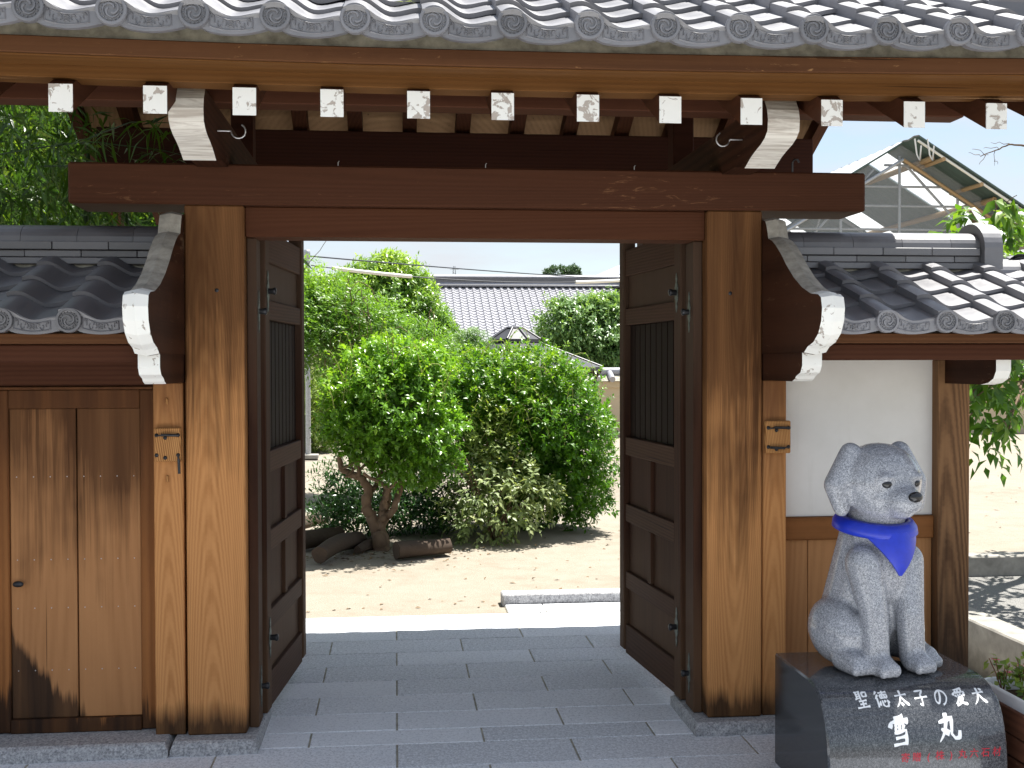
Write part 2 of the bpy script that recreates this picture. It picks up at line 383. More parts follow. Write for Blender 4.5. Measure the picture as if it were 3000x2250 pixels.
leaf_mat('leaf_bamboo', (0.0269, 0.0672, 0.0144), (0.0583, 0.1256, 0.0179), (0.1704, 0.2332, 0.0269), 0.38, 0.45)
leaf_mat('leaf_cherry', (0.055, 0.135, 0.018), (0.10, 0.21, 0.025), (0.21, 0.31, 0.04), 0.38, 0.42)
leaf_mat('leaf_hill', (0.025, 0.06, 0.022), (0.04, 0.09, 0.03), (0.06, 0.12, 0.035), 0.6, 0.2)
leaf_mat('leaf_begonia', (0.08, 0.15, 0.03), (0.17, 0.26, 0.05), (0.30, 0.36, 0.10), 0.42, 0.35)

# translucent woven netting of the scaffold: real mesh seen as a fine grey veil
def net_mat():
    m, nt, b, out = nmat('scaffold_net')
    b.inputs['Base Color'].default_value = (0.46, 0.48, 0.50, 1); b.inputs['Roughness'].default_value = 0.9
    t = nt.nodes.new('ShaderNodeBsdfTransparent')
    ms = nt.nodes.new('ShaderNodeMixShader'); ms.inputs[0].default_value = 0.36
    nt.links.new(t.outputs[0], ms.inputs[1]); nt.links.new(b.outputs[0], ms.inputs[2])
    nt.links.new(ms.outputs[0], out.inputs['Surface'])
net_mat()
def skylight_mat():
    m, nt, b, out = nmat('skylight')
    b.inputs['Base Color'].default_value = (0.7, 0.72, 0.74, 1); b.inputs['Roughness'].default_value = 0.4
    t = nt.nodes.new('ShaderNodeBsdfTranslucent'); t.inputs['Color'].default_value = (0.75, 0.78, 0.80, 1)
    ms = nt.nodes.new('ShaderNodeMixShader'); ms.inputs[0].default_value = 0.6
    nt.links.new(b.outputs[0], ms.inputs[1]); nt.links.new(t.outputs[0], ms.inputs[2]); nt.links.new(ms.outputs[0], out.inputs['Surface'])
skylight_mat()

# ------------------------------------------------------------------ mesh helpers
COL = scene.collection
class MB:
    def __init__(s): s.v = []; s.f = []; s.mi = []; s.sm = []
    def add(s, vs, fs, mi=0, sm=False):
        o = len(s.v); s.v.extend([tuple(p) for p in vs])
        for f in fs: s.f.append(tuple(i + o for i in f)); s.mi.append(mi); s.sm.append(sm)
        return s
    def box(s, x0, x1, y0, y1, z0, z1, ch=0.0, mi=0, xf=None):
        """box with chamfered edges"""
        if ch <= 0:
            vs = [(x, y, z) for x in (x0, x1) for y in (y0, y1) for z in (z0, z1)]
            fs = [(0, 1, 3, 2), (4, 6, 7, 5), (0, 4, 5, 1), (2, 3, 7, 6), (0, 2, 6, 4), (1, 5, 7, 3)]
        else:
            lo, hi = (x0, y0, z0), (x1, y1, z1)
            vs = []; idx = {}
            for sx in (0, 1):
                for sy in (0, 1):
                    for sz in (0, 1):
                        sg = (sx, sy, sz)
                        for a in range(3):
                            p = [0, 0, 0]
                            for k in range(3):
                                e = hi[k] if sg[k] else lo[k]
                                if k != a: e += -ch if sg[k] else ch
                                p[k] = e
                            idx[(sg, a)] = len(vs); vs.append(tuple(p))
            fs = []
            for a in range(3):
                b_, c_ = [k for k in range(3) if k != a]
                for sa in (0, 1):
                    q = []
                    for (sb, sc) in ((0, 0), (1, 0), (1, 1), (0, 1)):
                        sg = [0, 0, 0]; sg[a] = sa; sg[b_] = sb; sg[c_] = sc; q.append(idx[(tuple(sg), a)])
                    flip = (sa == 0) != (a == 1)
                    fs.append(tuple(reversed(q)) if flip else tuple(q))
            for a in range(3):           # edges along axis a
                b_, c_ = [k for k in range(3) if k != a]
                for sb in (0, 1):
                    for sc in (0, 1):
                        g0 = [0, 0, 0]; g0[b_] = sb; g0[c_] = sc; g1 = list(g0); g1[a] = 1
                        g0, g1 = tuple(g0), tuple(g1)
                        fs.append((idx[(g0, b_)], idx[(g1, b_)], idx[(g1, c_)], idx[(g0, c_)]))
            for sx in (0, 1):
                for sy in (0, 1):
                    for sz in (0, 1):
                        fs.append(tuple(idx[((sx, sy, sz), a)] for a in range(3)))
        if xf: vs = [xf(*p) for p in vs]
        return s.add(vs, fs, mi)
    def prism(s, prof, x0, x1, axis='X', mi=0, side_mi=None, sm=False, capmi=None):
        """profile polygon [(a,b)] extruded along an axis; a,b are the remaining axes in order"""
        n = len(prof)
        def P(a, b, t):
            return (t, a, b) if axis == 'X' else ((a, t, b) if axis == 'Y' else (a, b, t))
        A = [P(a, b, x0) for a, b in prof]; B = [P(a, b, x1) for a, b in prof]
        s.add(A, [tuple(range(n))[::-1]], capmi if capmi is not None else mi); s.add(B, [tuple(range(n))], capmi if capmi is not None else mi)
        for i in range(n):
            j = (i + 1) % n
            m = side_mi(i) if side_mi else mi
            s.add([A[i], A[j], B[j], B[i]], [(0, 1, 2, 3)], m, sm)
        return s
    def tube(s, path, rad, n=8, mi=0, cap=True, sm=True):
        path = [Vector(p) for p in path]
        if isinstance(rad, (int, float)): rad = [rad] * len(path)
        rings = []; ref = Vector((0.31, 0.17, 0.93))
        for i, p in enumerate(path):
            d = (path[min(i + 1, len(path) - 1)] - path[max(i - 1, 0)])
            d = d.normalized() if d.length > 1e-9 else Vector((0, 0, 1))
            if abs(d.dot(ref)) > 0.97: ref = Vector((0.9, 0.3, 0.1))
            u = d.cross(ref).normalized(); w = d.cross(u).normalized()
            ref = u.cross(d) if False else ref
            rings.append([p + (u * math.cos(2 * math.pi * k / n) + w * math.sin(2 * math.pi * k / n)) * rad[i] for k in range(n)])
        vs = [q for r in rings for q in r]; fs = []
        for i in range(len(rings) - 1):
            for k in range(n):
                k2 = (k + 1) % n
                fs.append((i * n + k, i * n + k2, (i + 1) * n + k2, (i + 1) * n + k))
        s.add(vs, fs, mi, sm)
        if cap:
            s.add(rings[0], [tuple(range(n))], mi); s.add(rings[-1], [tuple(range(n))[::-1]], mi)
        return s
    def lathe(s, prof, n=20, xf=None, mi=0, sm=True):
        """prof [(r, h)] turned round local Z; xf maps local to world"""
        vs = []; fs = []
        for (r, h) in prof:
            for k in range(n):
                a = 2 * math.pi * k / n; p = (r * math.cos(a), r * math.sin(a), h); vs.append(xf(*p) if xf else p)
        for i in range(len(prof) - 1):
            for k in range(n):
                k2 = (k + 1) % n; fs.append((i * n + k, i * n + k2, (i + 1) * n + k2, (i + 1) * n + k))
        return s.add(vs, fs, mi, sm)
    def mesh(s, name, mats):
        me = bpy.data.meshes.new(name)
        me.from_pydata(s.v, [], s.f)
        for m in (mats if isinstance(mats, (list, tuple)) else [mats]): me.materials.append(MATS[m])
        me.polygons.foreach_set('material_index', s.mi)
        me.polygons.foreach_set('use_smooth', s.sm)
        me.update()
        return me
    def build(s, name, mats, parent=None, loc=None):
        return obj(name, s.mesh(name, mats), parent, loc)
def obj(name, me, parent=None, loc=None, rot=None):
    o = bpy.data.objects.new(name, me); COL.objects.link(o)
    if parent: o.parent = parent
    if loc: o.location = loc
    if rot: o.rotation_euler = rot
    return o
def tag(o, label=None, cat=None, group=None, kind=None):
    if label: o['label'] = label
    if cat: o['category'] = cat
    if group: o['group'] = group
    if kind: o['kind'] = kind
    return o
def thing(name, label, cat, loc=(0, 0, 0), group=None):
    o = bpy.data.objects.new(name, None); COL.objects.link(o); o.location = loc; o.empty_display_size = 0.2
    return tag(o, label, cat, group)
def box(name, mat, parent, x0, x1, y0, y1, z0, z1, ch=0.004):
    return MB().box(x0, x1, y0, y1, z0, z1, ch).build(name, mat, parent)

# ------------------------------------------------------------------ ground
def smooth(a, b, t):
    t = min(1, max(0, (t - a) / (b - a))); return t * t * (3 - 2 * t)
def ground_z(x, y):
    z = 0.19 * smooth(2.0, 2.9, x) * smooth(6.9, 7.2, y) if y < 60 else 0
    z *= (1 - smooth(40, 60, y))
    z += 0.012 * math.sin(x * 1.9 + 0.6 * y) * math.sin(y * 1.3) * (smooth(7.2, 8.5, y))
    # mound under the shrubs
    z += 0.05 * math.exp(-(((x - 0.45) / 1.1) ** 2 + ((y - 9.9) / 0.9) ** 2))
    return z - 0.012
def build_ground():
    xs = sorted(set([-600, -200, -80, -40, -20, -12, -8] + [round(-6 + 0.2 * i, 3) for i in range(0, 66)] + [8, 10, 14, 20, 40, 80, 200, 600]))
    ys = sorted(set([-60, -20, -6, 0, 4, 6.3, 6.8] + [round(6.9 + 0.16 * i, 3) for i in range(0, 60)] + [17, 18, 20, 22, 26, 32, 40, 50, 60, 100, 200, 400, 900]))
    vs = [(x, y, ground_z(x, y) if y > 6.8 else -0.035) for y in ys for x in xs]
    n = len(xs); fs = []
    for j in range(len(ys) - 1):
        for i in range(n - 1):
            fs.append((j * n + i, j * n + i + 1, (j + 1) * n + i + 1, (j + 1) * n + i))
    o = MB().add(vs, fs, 0, True).build('ground', 'sand')
    tag(o, kind='structure')
build_ground()

# pavement of granite slabs: a bed with joints and every slab its own piece
bed = MB().box(-2.6, 2.55, -1.2, 6.885, -0.03, -0.004).build('pavement', 'mortar')
tag(bed, kind='structure')
row_edges = [6.885, 6.80, 6.54, 6.275, 6.005, 5.75, 5.485, 5.23, 4.97, 4.735, 4.556]
while row_edges[-1] > -1.0: row_edges.append(row_edges[-1] - 0.262)
slab_cache = {}
def slab(x0, x1, y0, y1):
    g = 0.004
    key = (round(x1 - x0, 3), round(y1 - y0, 3))
    if key not in slab_cache:
        w, h = (x1 - x0) / 2 - g, (y1 - y0) / 2 - g
        slab_cache[key] = MB().box(-w, w, -h, h, -0.03, 0.0, 0.0025).mesh('paving_slab', 'paving_granite')
    o = obj('paving_slab', slab_cache[key], bed, ((x0 + x1) / 2, (y0 + y1) / 2, rnd.uniform(-0.0012, 0.0008)))
    return o
for r in range(len(row_edges) - 1):
    y1, y0 = row_edges[r], row_edges[r + 1]
    if y1 < 1.2: break
    off = 0.0 if r % 2 == 0 else 0.345
    if r == 0: off = 0.17
    x = -2.76 + off
    while x < 2.5:
        a, b_ = max(x, -2.58), min(x + 0.69, 2.53)
        if b_ - a > 0.06: slab(a, b_, y0, y1)
        x += 0.69
near = MB().box(-40, 40, -60, -1.2, -0.06, -0.004).build('forecourt', 'forecourt_bounce_ground'); tag(near, kind='structure')
fl = MB().box(-40, -2.6, -1.2, 4.4, -0.06, -0.004).build('forecourt', 'forecourt_bounce_ground'); tag(fl, kind='structure')
fr = MB().box(2.55, 40, -1.2, 4.8, -0.06, -0.004).build('forecourt', 'forecourt_bounce_ground'); tag(fr, kind='structure')
# small raised landing strip and kerb right of the passage
landing = MB().box(0.667, 2.6, 6.889, 7.12, -0.03, -0.006).build('landing', 'mortar'); tag(landing, kind='structure')
for a, b_ in ((0.667, 0.90), (0.90, 1.59), (1.59, 2.28)):
    g = 0.004
    MB().box(a + g, b_ - g, 6.893, 7.116, -0.03, 0.003, 0.0025).build('paving_slab', 'paving_granite', landing)
k = MB().box(0.655, 3.0, 7.12, 7.265, -0.04, 0.062, 0.007).build('kerb_stone', 'rough_granite')
tag(k, 'low grey granite kerb lying beside the sand behind the right door', 'kerb')

# ------------------------------------------------------------------ roof tiles
def wave(u, A):
    """height of a pan tile across its width, u 0..1, roll at the left"""
    if u < 0.16: return A * (0.86 + 0.14 * math.sin(u / 0.16 * math.pi / 2))
    if u < 0.62:
        t = (u - 0.16) / 0.46; return A * (0.5 + 0.5 * math.cos(math.pi * t))
    t = (u - 0.62) / 0.38; return A * 0.30 * t * t * (3 - 2 * t)
US = [0, 0.05, 0.1, 0.16, 0.22, 0.28, 0.34, 0.40, 0.46, 0.52, 0.58, 0.64, 0.72, 0.8, 0.88, 0.96, 1.02]
def tile_mb(p, L, A, t, droop=0.0):
    """local: x across, y up the slope, z normal"""
    mb = MB()
    ny = 3
    top = []; bot = []
    for j in range(ny):
        y = L * j / (ny - 1)
        lift = 0.021 * (1 - j / (ny - 1))
        for u in US:
            h = wave(min(u, 1.0), A)
            top.append((u * p, y, h + t + lift)); bot.append((u * p, y, h + lift))
    n = len(US)
    q = lambda i, j: j * n + i
    ft = [(q(i, j), q(i + 1, j), q(i + 1, j + 1), q(i, j + 1)) for j in range(ny - 1) for i in range(n - 1)]
    mb.add(top, ft, 0, True)
    mb.add(bot, [f[::-1] for f in ft], 0, True)
    fr_ = []; vs = []
    for i in range(n): vs += [top[i], bot[i]]
    mb.add(vs, [(2 * i, 2 * i + 1, 2 * i + 3, 2 * i + 2) for i in range(n - 1)], 0, True)
    vs = []
    for j in range(ny):
        a = top[q(0, j)]; vs += [a, (a[0], a[1], -0.004)]
    mb.add(vs, [(2 * j, 2 * j + 2, 2 * j + 3, 2 * j + 1) for j in range(ny - 1)], 0, False)
    vs = []
    for j in range(ny): vs += [top[q(n - 1, j)], bot[q(n - 1, j)]]
    mb.add(vs, [(2 * j, 2 * j + 1, 2 * j + 3, 2 * j + 2) for j in range(ny - 1)], 0, False)
    return mb

def disc_mb(r, depth=0.03):
    """eave disc facing local -Y (front), centre at origin: rim, beads, three-comma whorl in relief"""
    mb = MB()
    F = lambda x, y, z: (x, -z, y)
    mb.lathe([(0.0, -depth), (r * 0.97, -depth), (r, -depth * 0.8), (r, -0.004), (r * 0.96, 0.0), (r * 0.80, 0.0), (r * 0.775, -0.003), (r * 0.765, -0.0075), (0.0001, -0.0075)], 28, lambda x, y, z: F(x, y, z), 0, False)
    for k in range(16):
        a = 2 * math.pi * k / 16
        cx, cz = r * 0.655 * math.cos(a), r * 0.655 * math.sin(a); b = r * 0.062
        mb.lathe([(b, -0.0075), (b * 0.8, -0.0035), (b * 0.3, -0.001), (0.0001, -0.001)], 6, lambda x, y, z, cx=cx, cz=cz: F(x + cx, y + cz, z), 0, True)
    for k in range(3):
        a0 = 2 * math.pi * k / 3 + 0.5
        L, W = [], []
        m = 15
        for i in range(m):
            t = i / (m - 1)
            ang = a0 + t * 3.5
            rr = r * (0.17 + 0.34 * min(1, t * 1.5) ** 0.8)
            w = r * (0.105 * (1 - t) ** 0.8 + 0.008) if t > 0.12 else r * (0.06 + 0.045 * t / 0.12)
            L.append((rr * math.cos(ang), rr * math.sin(ang))); W.append(w)
        vs = []
        for i in range(m):
            j0, j1 = max(0, i - 1), min(m - 1, i + 1)
            dx, dy = L[j1][0] - L[j0][0], L[j1][1] - L[j0][1]; d = math.hypot(dx, dy) or 1
            nx, ny = -dy / d, dx / d
            x, y = L[i]; w = W[i]
            vs += [F(x + nx * w, y + ny * w, -0.0075), F(x + nx * w * .6, y + ny * w * .6, -0.0015), F(x - nx * w * .6, y - ny * w * .6, -0.0015), F(x - nx * w, y - ny * w, -0.0075)]
        fs = []
        for i in range(m - 1):
            for c in range(3): fs.append((4 * i + c, 4 * i + c + 1, 4 * i + 4 + c + 1, 4 * i + 4 + c))
        fs.append((0, 1, 2, 3))
        mb.add(vs, fs, 0, False)
    return mb
def ribbon(mb, pts, w, y0, dy):
    m = len(pts); vs = []
    for i in range(m):
        j0, j1 = max(0, i - 1), min(m - 1, i + 1)
        dx, dz = pts[j1][0] - pts[j0][0], pts[j1][1] - pts[j0][1]; d = math.hypot(dx, dz) or 1
        nx, nz = -dz / d, dx / d; ww = w * (1 - 0.6 * i / (m - 1))
        x, z = pts[i]
        vs += [(x + nx * ww, y0, z + nz * ww), (x, y0 - dy, z), (x - nx * ww, y0, z - nz * ww)]
    mb.add(vs, [f for i in range(m - 1) for f in ((3 * i, 3 * i + 1, 3 * i + 4, 3 * i + 3), (3 * i + 1, 3 * i + 2, 3 * i + 5, 3 * i + 4))], 0, False)

def eave_tile_mb(p, L, A, t, slope):
    """eave tile in world-aligned local frame (x across, y horizontal depth, z up): sloped pan + hanging front plate with scroll panel"""
    mb = MB()
    cs, sn = math.cos(slope), math.sin(slope)
    src = tile_mb(p, L, A, t)
    X = lambda v: (v[0], v[1] * cs - v[2] * sn, v[1] * sn + v[2] * cs)
    mb.v = [X(v) for v in src.v]; mb.f = list(src.f); mb.mi = list(src.mi); mb.sm = list(src.sm)
    # front plate: from pan top edge down to an arc, from the roll to the next roll
    u0, u1 = 0.17, 1.05
    m = 14; y0 = -0.006 - 0.024 * sn
    up_, lo_ = [], []
    for i in range(m + 1):
        u = u0 + (u1 - u0) * i / m
        hz = (wave(min(u, 1), A) + t + 0.024) * cs + 0.001
        c = (u - 0.60) / 0.45
        low = (A + t + 0.024) * cs - 0.41 * p + 0.075 * p * c * c
        up_.append((u * p, hz)); lo_.append((u * p, min(low + max(0, 0.33 - u) * 0.25 * p, hz - 0.01)))
    d = 0.022
    vs = []
    for (a, b_) in zip(up_, lo_): vs += [(a[0], y0, a[1]), (b_[0], y0, b_[1]), (a[0], y0 + d, a[1] + 0.002), (b_[0], y0 + d, b_[1])]
    fs = []
    for i in range(m):
        q = 4 * i
        fs += [(q, q + 1, q + 5, q + 4), (q + 1, q + 3, q + 7, q + 5), (q, q + 4, q + 6, q + 2), (q + 2, q + 6, q + 7, q + 3)]
    fs += [(0, 2, 3, 1), (4 * m, 4 * m + 1, 4 * m + 3, 4 * m + 2)]
    mb.add(vs, fs, 0, False)
    # scroll panel: raised frame lines and curls
    def P(u, v):   # v 0 lower..1 upper inside plate
        i = (u - u0) / (u1 - u0) * m; k = int(min(m - 1, max(0, i))); fr_ = i - k
        ux = up_[k][0] * (1 - fr_) + up_[k + 1][0] * fr_
        uz = up_[k][1] * (1 - fr_) + up_[k + 1][1] * fr_; lz = lo_[k][1] * (1 - fr_) + lo_[k + 1][1] * fr_
        return (ux, lz + (uz - lz) * v)
    ys = y0 - 0.0002
    a, b_ = 0.34, 0.87
    fw_ = 0.0022
    ribbon(mb, [P(a + (b_ - a) * i / 10, 0.20) for i in range(11)], fw_ * 1.6, ys, 0.004)
    ribbon(mb, [P(a + (b_ - a) * i / 10, 0.76) for i in range(11)], fw_ * 1.6, ys, 0.004)
    ribbon(mb, [P(a, 0.2 + 0.56 * i / 4) for i in range(5)], fw_ * 1.6, ys, 0.004)
    ribbon(mb, [P(b_, 0.2 + 0.56 * i / 4) for i in range(5)], fw_ * 1.6, ys, 0.004)
    mid = (a + b_) / 2
    for sx in (-1, 1):
        for (du, rr, tw, th0) in ((0.075, 0.030, 4.6, 0.3), (0.15, 0.030, 4.4, 3.3), (0.215, 0.022, 4.0, 0.4)):
            pts = []
            for i in range(13):
                tt = i / 12; an = th0 + tw * tt
                pts.append(P(mid + sx * (du + rr * (1.15 - 0.85 * tt) * math.cos(an)), 0.48 + 0.24 * (1.15 - 0.85 * tt) * math.sin(an)))
            ribbon(mb, pts, 0.0028, ys, 0.0045)
    for dv in (0.33, 0.46, 0.6):
        ribbon(mb, [P(mid + 0.035 * (i / 6 - .5) * 2, dv + 0.10 * (1 - (i / 3 - 1) ** 2)) for i in range(7)], 0.0026, ys, 0.0045)
    return mb

# ------------------------------------------------------------------ the gate
gate = thing('roofed_gate', 'large timber gate with grey tiled roof, white tipped rafters and two open door leaves', 'gate', (0.34, 4.7, 0))
GO = Vector(gate.location)
def G(o):      # keep world coordinates for parts of the gate
    o.location = Vector(o.location) - GO; return o
def gbox(name, mat, *a, ch=0.004): return G(box(name, mat, gate, *a, ch=ch))

# pillars and stones
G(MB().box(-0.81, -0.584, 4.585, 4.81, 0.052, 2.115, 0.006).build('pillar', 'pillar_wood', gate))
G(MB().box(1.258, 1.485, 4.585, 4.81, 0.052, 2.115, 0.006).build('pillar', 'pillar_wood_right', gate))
# darker door jamb strips at the inner faces
gbox('jamb', 'door_wood', -0.583, -0.545, 4.66, 4.79, 0.052, 1.998)
gbox('jamb', 'door_wood', 1.219, 1.257, 4.66, 4.79, 0.052, 1.998)
def stone(name, x0, x1, y0, y1, h, parent, seed):
    r = random.Random(seed); mb = MB(); n = 9
    prof = []
    xs_ = [x0 + (x1 - x0) * i / n for i in range(n + 1)]
    vs = []
    for i, x in enumerate(xs_):
        j = lambda s: r.uniform(-s, s)
        e0 = 0.012 if i == 0 else (-0.012 if i == n else 0)
        vs += [(x + j(.004), y0 + j(.008), -0.02), (x + j(.004), y0 + j(.006), h * 0.45), (x + e0, y0 + 0.008 + j(.003), h - 0.008 + j(.002)), (x + e0, y0 + 0.022, h), (x + e0, y1 - 0.02, h), (x, y1, h - 0.012), (x, y1, -0.02)]
    fs = []
    for i in range(n):
        for c in range(6): fs.append((7 * i + c, 7 * (i + 1) + c, 7 * (i + 1) + c + 1, 7 * i + c + 1))
    fs += [tuple(range(7)), tuple(7 * n + c for c in range(7))[::-1]]
    mb.add(vs, fs)
    return mb.build(name, 'rough_granite', parent)
G(stone('base_stone', -0.865, -0.532, 4.50, 4.95, 0.052, gate, 1))
G(stone('base_stone', 1.192, 1.56, 4.515, 4.95, 0.050, gate, 2))
# cross beams
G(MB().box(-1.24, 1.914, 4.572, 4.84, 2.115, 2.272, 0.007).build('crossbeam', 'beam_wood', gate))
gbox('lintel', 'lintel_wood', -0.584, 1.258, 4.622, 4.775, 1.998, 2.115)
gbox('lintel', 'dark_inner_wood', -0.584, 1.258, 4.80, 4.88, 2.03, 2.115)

# arms running front to back over the pillars; curved white painted front ends
def arm(xc, mirror):
    pts = [(4.035, 2.435), (4.005, 2.395), (3.995, 2.36), (4.0, 2.32), (4.03, 2.30), (4.075, 2.285), (4.13, 2.275), (4.185, 2.262), (4.235, 2.245), (4.27, 2.232)]
    prof = pts + [(4.40, 2.258), (6.55, 2.258), (6.55, 2.435)]
    nfront = len(pts) - 1
    a = MB().prism(prof, xc - 0.058, xc + 0.058, 'X', 0, lambda i: 1 if i < nfront else 0).build('arm_beam', ['bracket_wood', 'streaked_white_paint'], gate)
    G(a)
    # steel hook screwed into the inner side
    s = 1 if mirror < 0 else -1
    x0 = xc + s * 0.058; h = MB(); yh, zh = 4.30, 2.345
    path = [(x0 - s * 0.01, yh, zh), (x0 + s * 0.045, yh, zh)]
    for i in range(11):
        an = math.pi + i / 10 * 1.35 * math.pi
        path.append((x0 + s * (0.075 + 0.026 * math.cos(an)), yh, zh + 0.026 * math.sin(an) + 0.0))
    h.tube(path, 0.0032, 7); ho = h.build('hook', 'steel', a)
    return a
arm(-0.697, -1); arm(1.372, 1)

# roof geometry
SL = math.atan(0.5); CS, SN = math.cos(SL), math.sin(SL)
Y0, Z0 = 3.85, 2.398          # top of the rafters at their front end
YR = 5.39                     # ridge
def ztop(y): return Z0 + 0.5 * ((y - Y0) if y <= YR else (2 * YR - Y0 - y))
raft_x = [-1.345, -1.063, -0.768, -0.485, -0.203, 0.080, 0.359, 0.646, 0.927, 1.208, 1.491, 1.785, 2.082]
def rafter(x, rear=False):
    w, h = 0.037, 0.089
    ya = Y0; yb = YR
    if not rear:
        prof = [(ya, ztop(ya) - h), (yb, ztop(yb) - h - 0.012), (yb, ztop(yb)), (ya, ztop(ya))]
    else:
        ya, yb = YR, 2 * YR - Y0
        prof = [(ya, ztop(ya) - h - 0.012), (yb, ztop(yb) - h), (yb, ztop(yb)), (ya, ztop(ya))]
    o = G(MB().prism(prof, x - w, x + w, 'X').build('rafter', 'rafter_wood', gate))
    if not rear:
        e = MB().box(x - w - 0.0005, x + w + 0.0005, ya - 0.0025, ya + 0.001, ztop(ya) - h - 0.0006, ztop(ya) - 0.0003).build('painted_end', 'peeling_white_paint', o)
    return o
for x in raft_x: rafter(x)
for x in raft_x: rafter(x, True)
# purlins, ridge beam
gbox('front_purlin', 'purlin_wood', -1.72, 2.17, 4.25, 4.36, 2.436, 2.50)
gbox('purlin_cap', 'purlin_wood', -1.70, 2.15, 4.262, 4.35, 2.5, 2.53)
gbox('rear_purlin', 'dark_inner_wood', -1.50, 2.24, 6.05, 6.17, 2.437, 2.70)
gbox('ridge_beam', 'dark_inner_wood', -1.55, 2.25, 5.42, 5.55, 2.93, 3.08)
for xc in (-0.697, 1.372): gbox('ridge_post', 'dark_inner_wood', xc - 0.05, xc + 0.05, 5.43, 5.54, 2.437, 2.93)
# rear pillars and the braces to them
for xc in (-0.697, 1.372):
    gbox('rear_pillar', 'door_wood', xc - 0.075, xc + 0.075, 6.0, 6.15, 0.05, 2.257)
    gbox('base_stone', 'rough_granite', xc - 0.13, xc + 0.13, 5.93, 6.22, -0.02, 0.05)
# sheathing boards (front and back slope)
def slope_box(name, mat, x0, x1, ya, yb, off0, off1, rear=False):
    prof = [(ya, ztop(ya) + off0), (yb, ztop(yb) + off0), (yb, ztop(yb) + off1), (ya, ztop(ya) + off1)]
    return G(MB().prism(prof, x0, x1, 'X').build(name, mat, gate))
XA, XB = -1.60, 2.33
slope_box('roof_board', 'board_wood', XA, XB, 3.90, YR, 0.001, 0.020)
slope_box('roof_board', 'board_wood', XA, XB, YR, 2 * YR - 3.90, 0.001, 0.020)
# eave boards: lower batten on the rafters, wider board above, mortar bed
def sori(x): return 0.017 * ((x - 0.34) / 1.75) ** 2
def bowed(name, mat, prof, x0, x1, n=18):
    """a long board whose ends rise a little, as the eave does"""
    mb = MB(); m = len(prof); vs = []
    for i in range(n + 1):
        x = x0 + (x1 - x0) * i / n
        vs += [(x, a, b_ + sori(x)) for a, b_ in prof]
    fs = [(i * m + k, i * m + (k + 1) % m, (i + 1) * m + (k + 1) % m, (i + 1) * m + k) for i in range(n) for k in range(m)]
    fs += [tuple(range(m))[::-1], tuple(n * m + k for k in range(m))]
    return G(mb.add(vs, fs).build(name, mat, gate))
def rect(y0, y1, z0, z1, c=0.003): return [(y0 + c, z0), (y1, z0), (y1, z1), (y0 + c, z1), (y0, z1 - c), (y0, z0 + c)]
bowed('eave_batten', 'eave_bounce_wood', rect(3.868, 3.96, 2.411, 2.4565), XA, XB)
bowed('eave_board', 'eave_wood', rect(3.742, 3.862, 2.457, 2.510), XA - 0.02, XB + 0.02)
bowed('eave_bounce_sheet', 'eave_bounce_wood', rect(3.752, 3.96, 2.4515, 2.4569, 0.001), XA - 0.02, XB + 0.02)  # thin added sheet giving the eave board's underside its painted bounce colour
bowed('mortar_bed', 'mortar', [(3.764, 2.5105), (3.96, 2.5105), (3.96, 2.62), (3.778, 2.562)], XA, XB)
slope_box('tile_bed', 'mortar', XA, XB, 3.96, YR, 0.021, 0.118)
slope_box('tile_bed', 'mortar', XA, XB, YR, 2 * YR - 3.80, 0.021, 0.118)
# verge boards
for x0, x1 in ((XA - 0.03, XA + 0.025), (XB - 0.075, XB - 0.02)):
    prof = [(3.80, ztop(3.8) - 0.075), (YR, ztop(YR) - 0.11), (YR, ztop(YR) + 0.10), (3.80, ztop(3.8) + 0.06)]
    G(MB().prism(prof, x0, x1, 'X').build('verge_board', 'rafter_wood', gate))
    prof = [(2 * YR - a, b_) for a, b_ in prof][::-1]
    G(MB().prism(prof, x0, x1, 'X').build('verge_board', 'rafter_wood', gate))
gbox('rear_eave_board', 'eave_wood', XA, XB, 2 * YR - 3.90, 2 * YR - 3.76, 2.43, 2.50, ch=0.003)

# tiles
PT, AT, TT, EX = 0.2465, 0.052, 0.0155, 0.190
TX0 = -1.108 - 2 * PT - 0.035       # left edge of column -2 (disc centre sits over the roll)
tile_me = tile_mb(PT, 0.262, AT, TT).mesh('roof_tile', 'roof_tile')
eave_me = eave_tile_mb(PT, 0.262, AT, TT, SL).mesh('eave_tile', 'roof_tile')
disc_me = disc_mb(0.048).mesh('tile_disc', 'roof_tile')
BY, BZ = 3.690, 2.536
ncol = 16
for c in range(ncol):
    x = TX0 + c * PT
    e = obj('eave_tile', eave_me, gate, Vector((x, BY, BZ + sori(x + .12))) - GO)
    d = obj('tile_disc', disc_me, e, (0.037, -0.034, 0.041), (0, rnd.uniform(-0.2, 0.2), 0))
    for r_ in range(1, 11):
        p = Vector((x, BY + r_ * EX * CS, BZ + r_ * EX * SN + sori(x + .12) * max(0, 1 - r_ / 8)))
        o = obj('roof_tile', tile_me, gate, p - GO, (SL + rnd.uniform(-0.014, 0.010), rnd.uniform(-0.012, 0.012), rnd.uniform(-0.010, 0.010)))
# rear slope: same tiles, joined (seen from nowhere in the picture but it throws the shadow)
mb = MB(); src = tile_mb(PT, 0.262, AT, TT)
for c in range(ncol):
    for r_ in range(0, 11):
        x = TX0 + c * PT
        vs = []
        for v in src.v:
            yy = BY + (r_ * EX + v[1]) * CS - v[2] * SN; zz = BZ + (r_ * EX + v[1]) * SN + v[2] * CS
            vs.append((x + PT - v[0], 2 * YR - yy, zz))
        mb.add(vs, src.f, 0, True)
o = G(mb.build('rear_roof_tiles', 'roof_tile', gate)); o['kind'] = 'stuff'
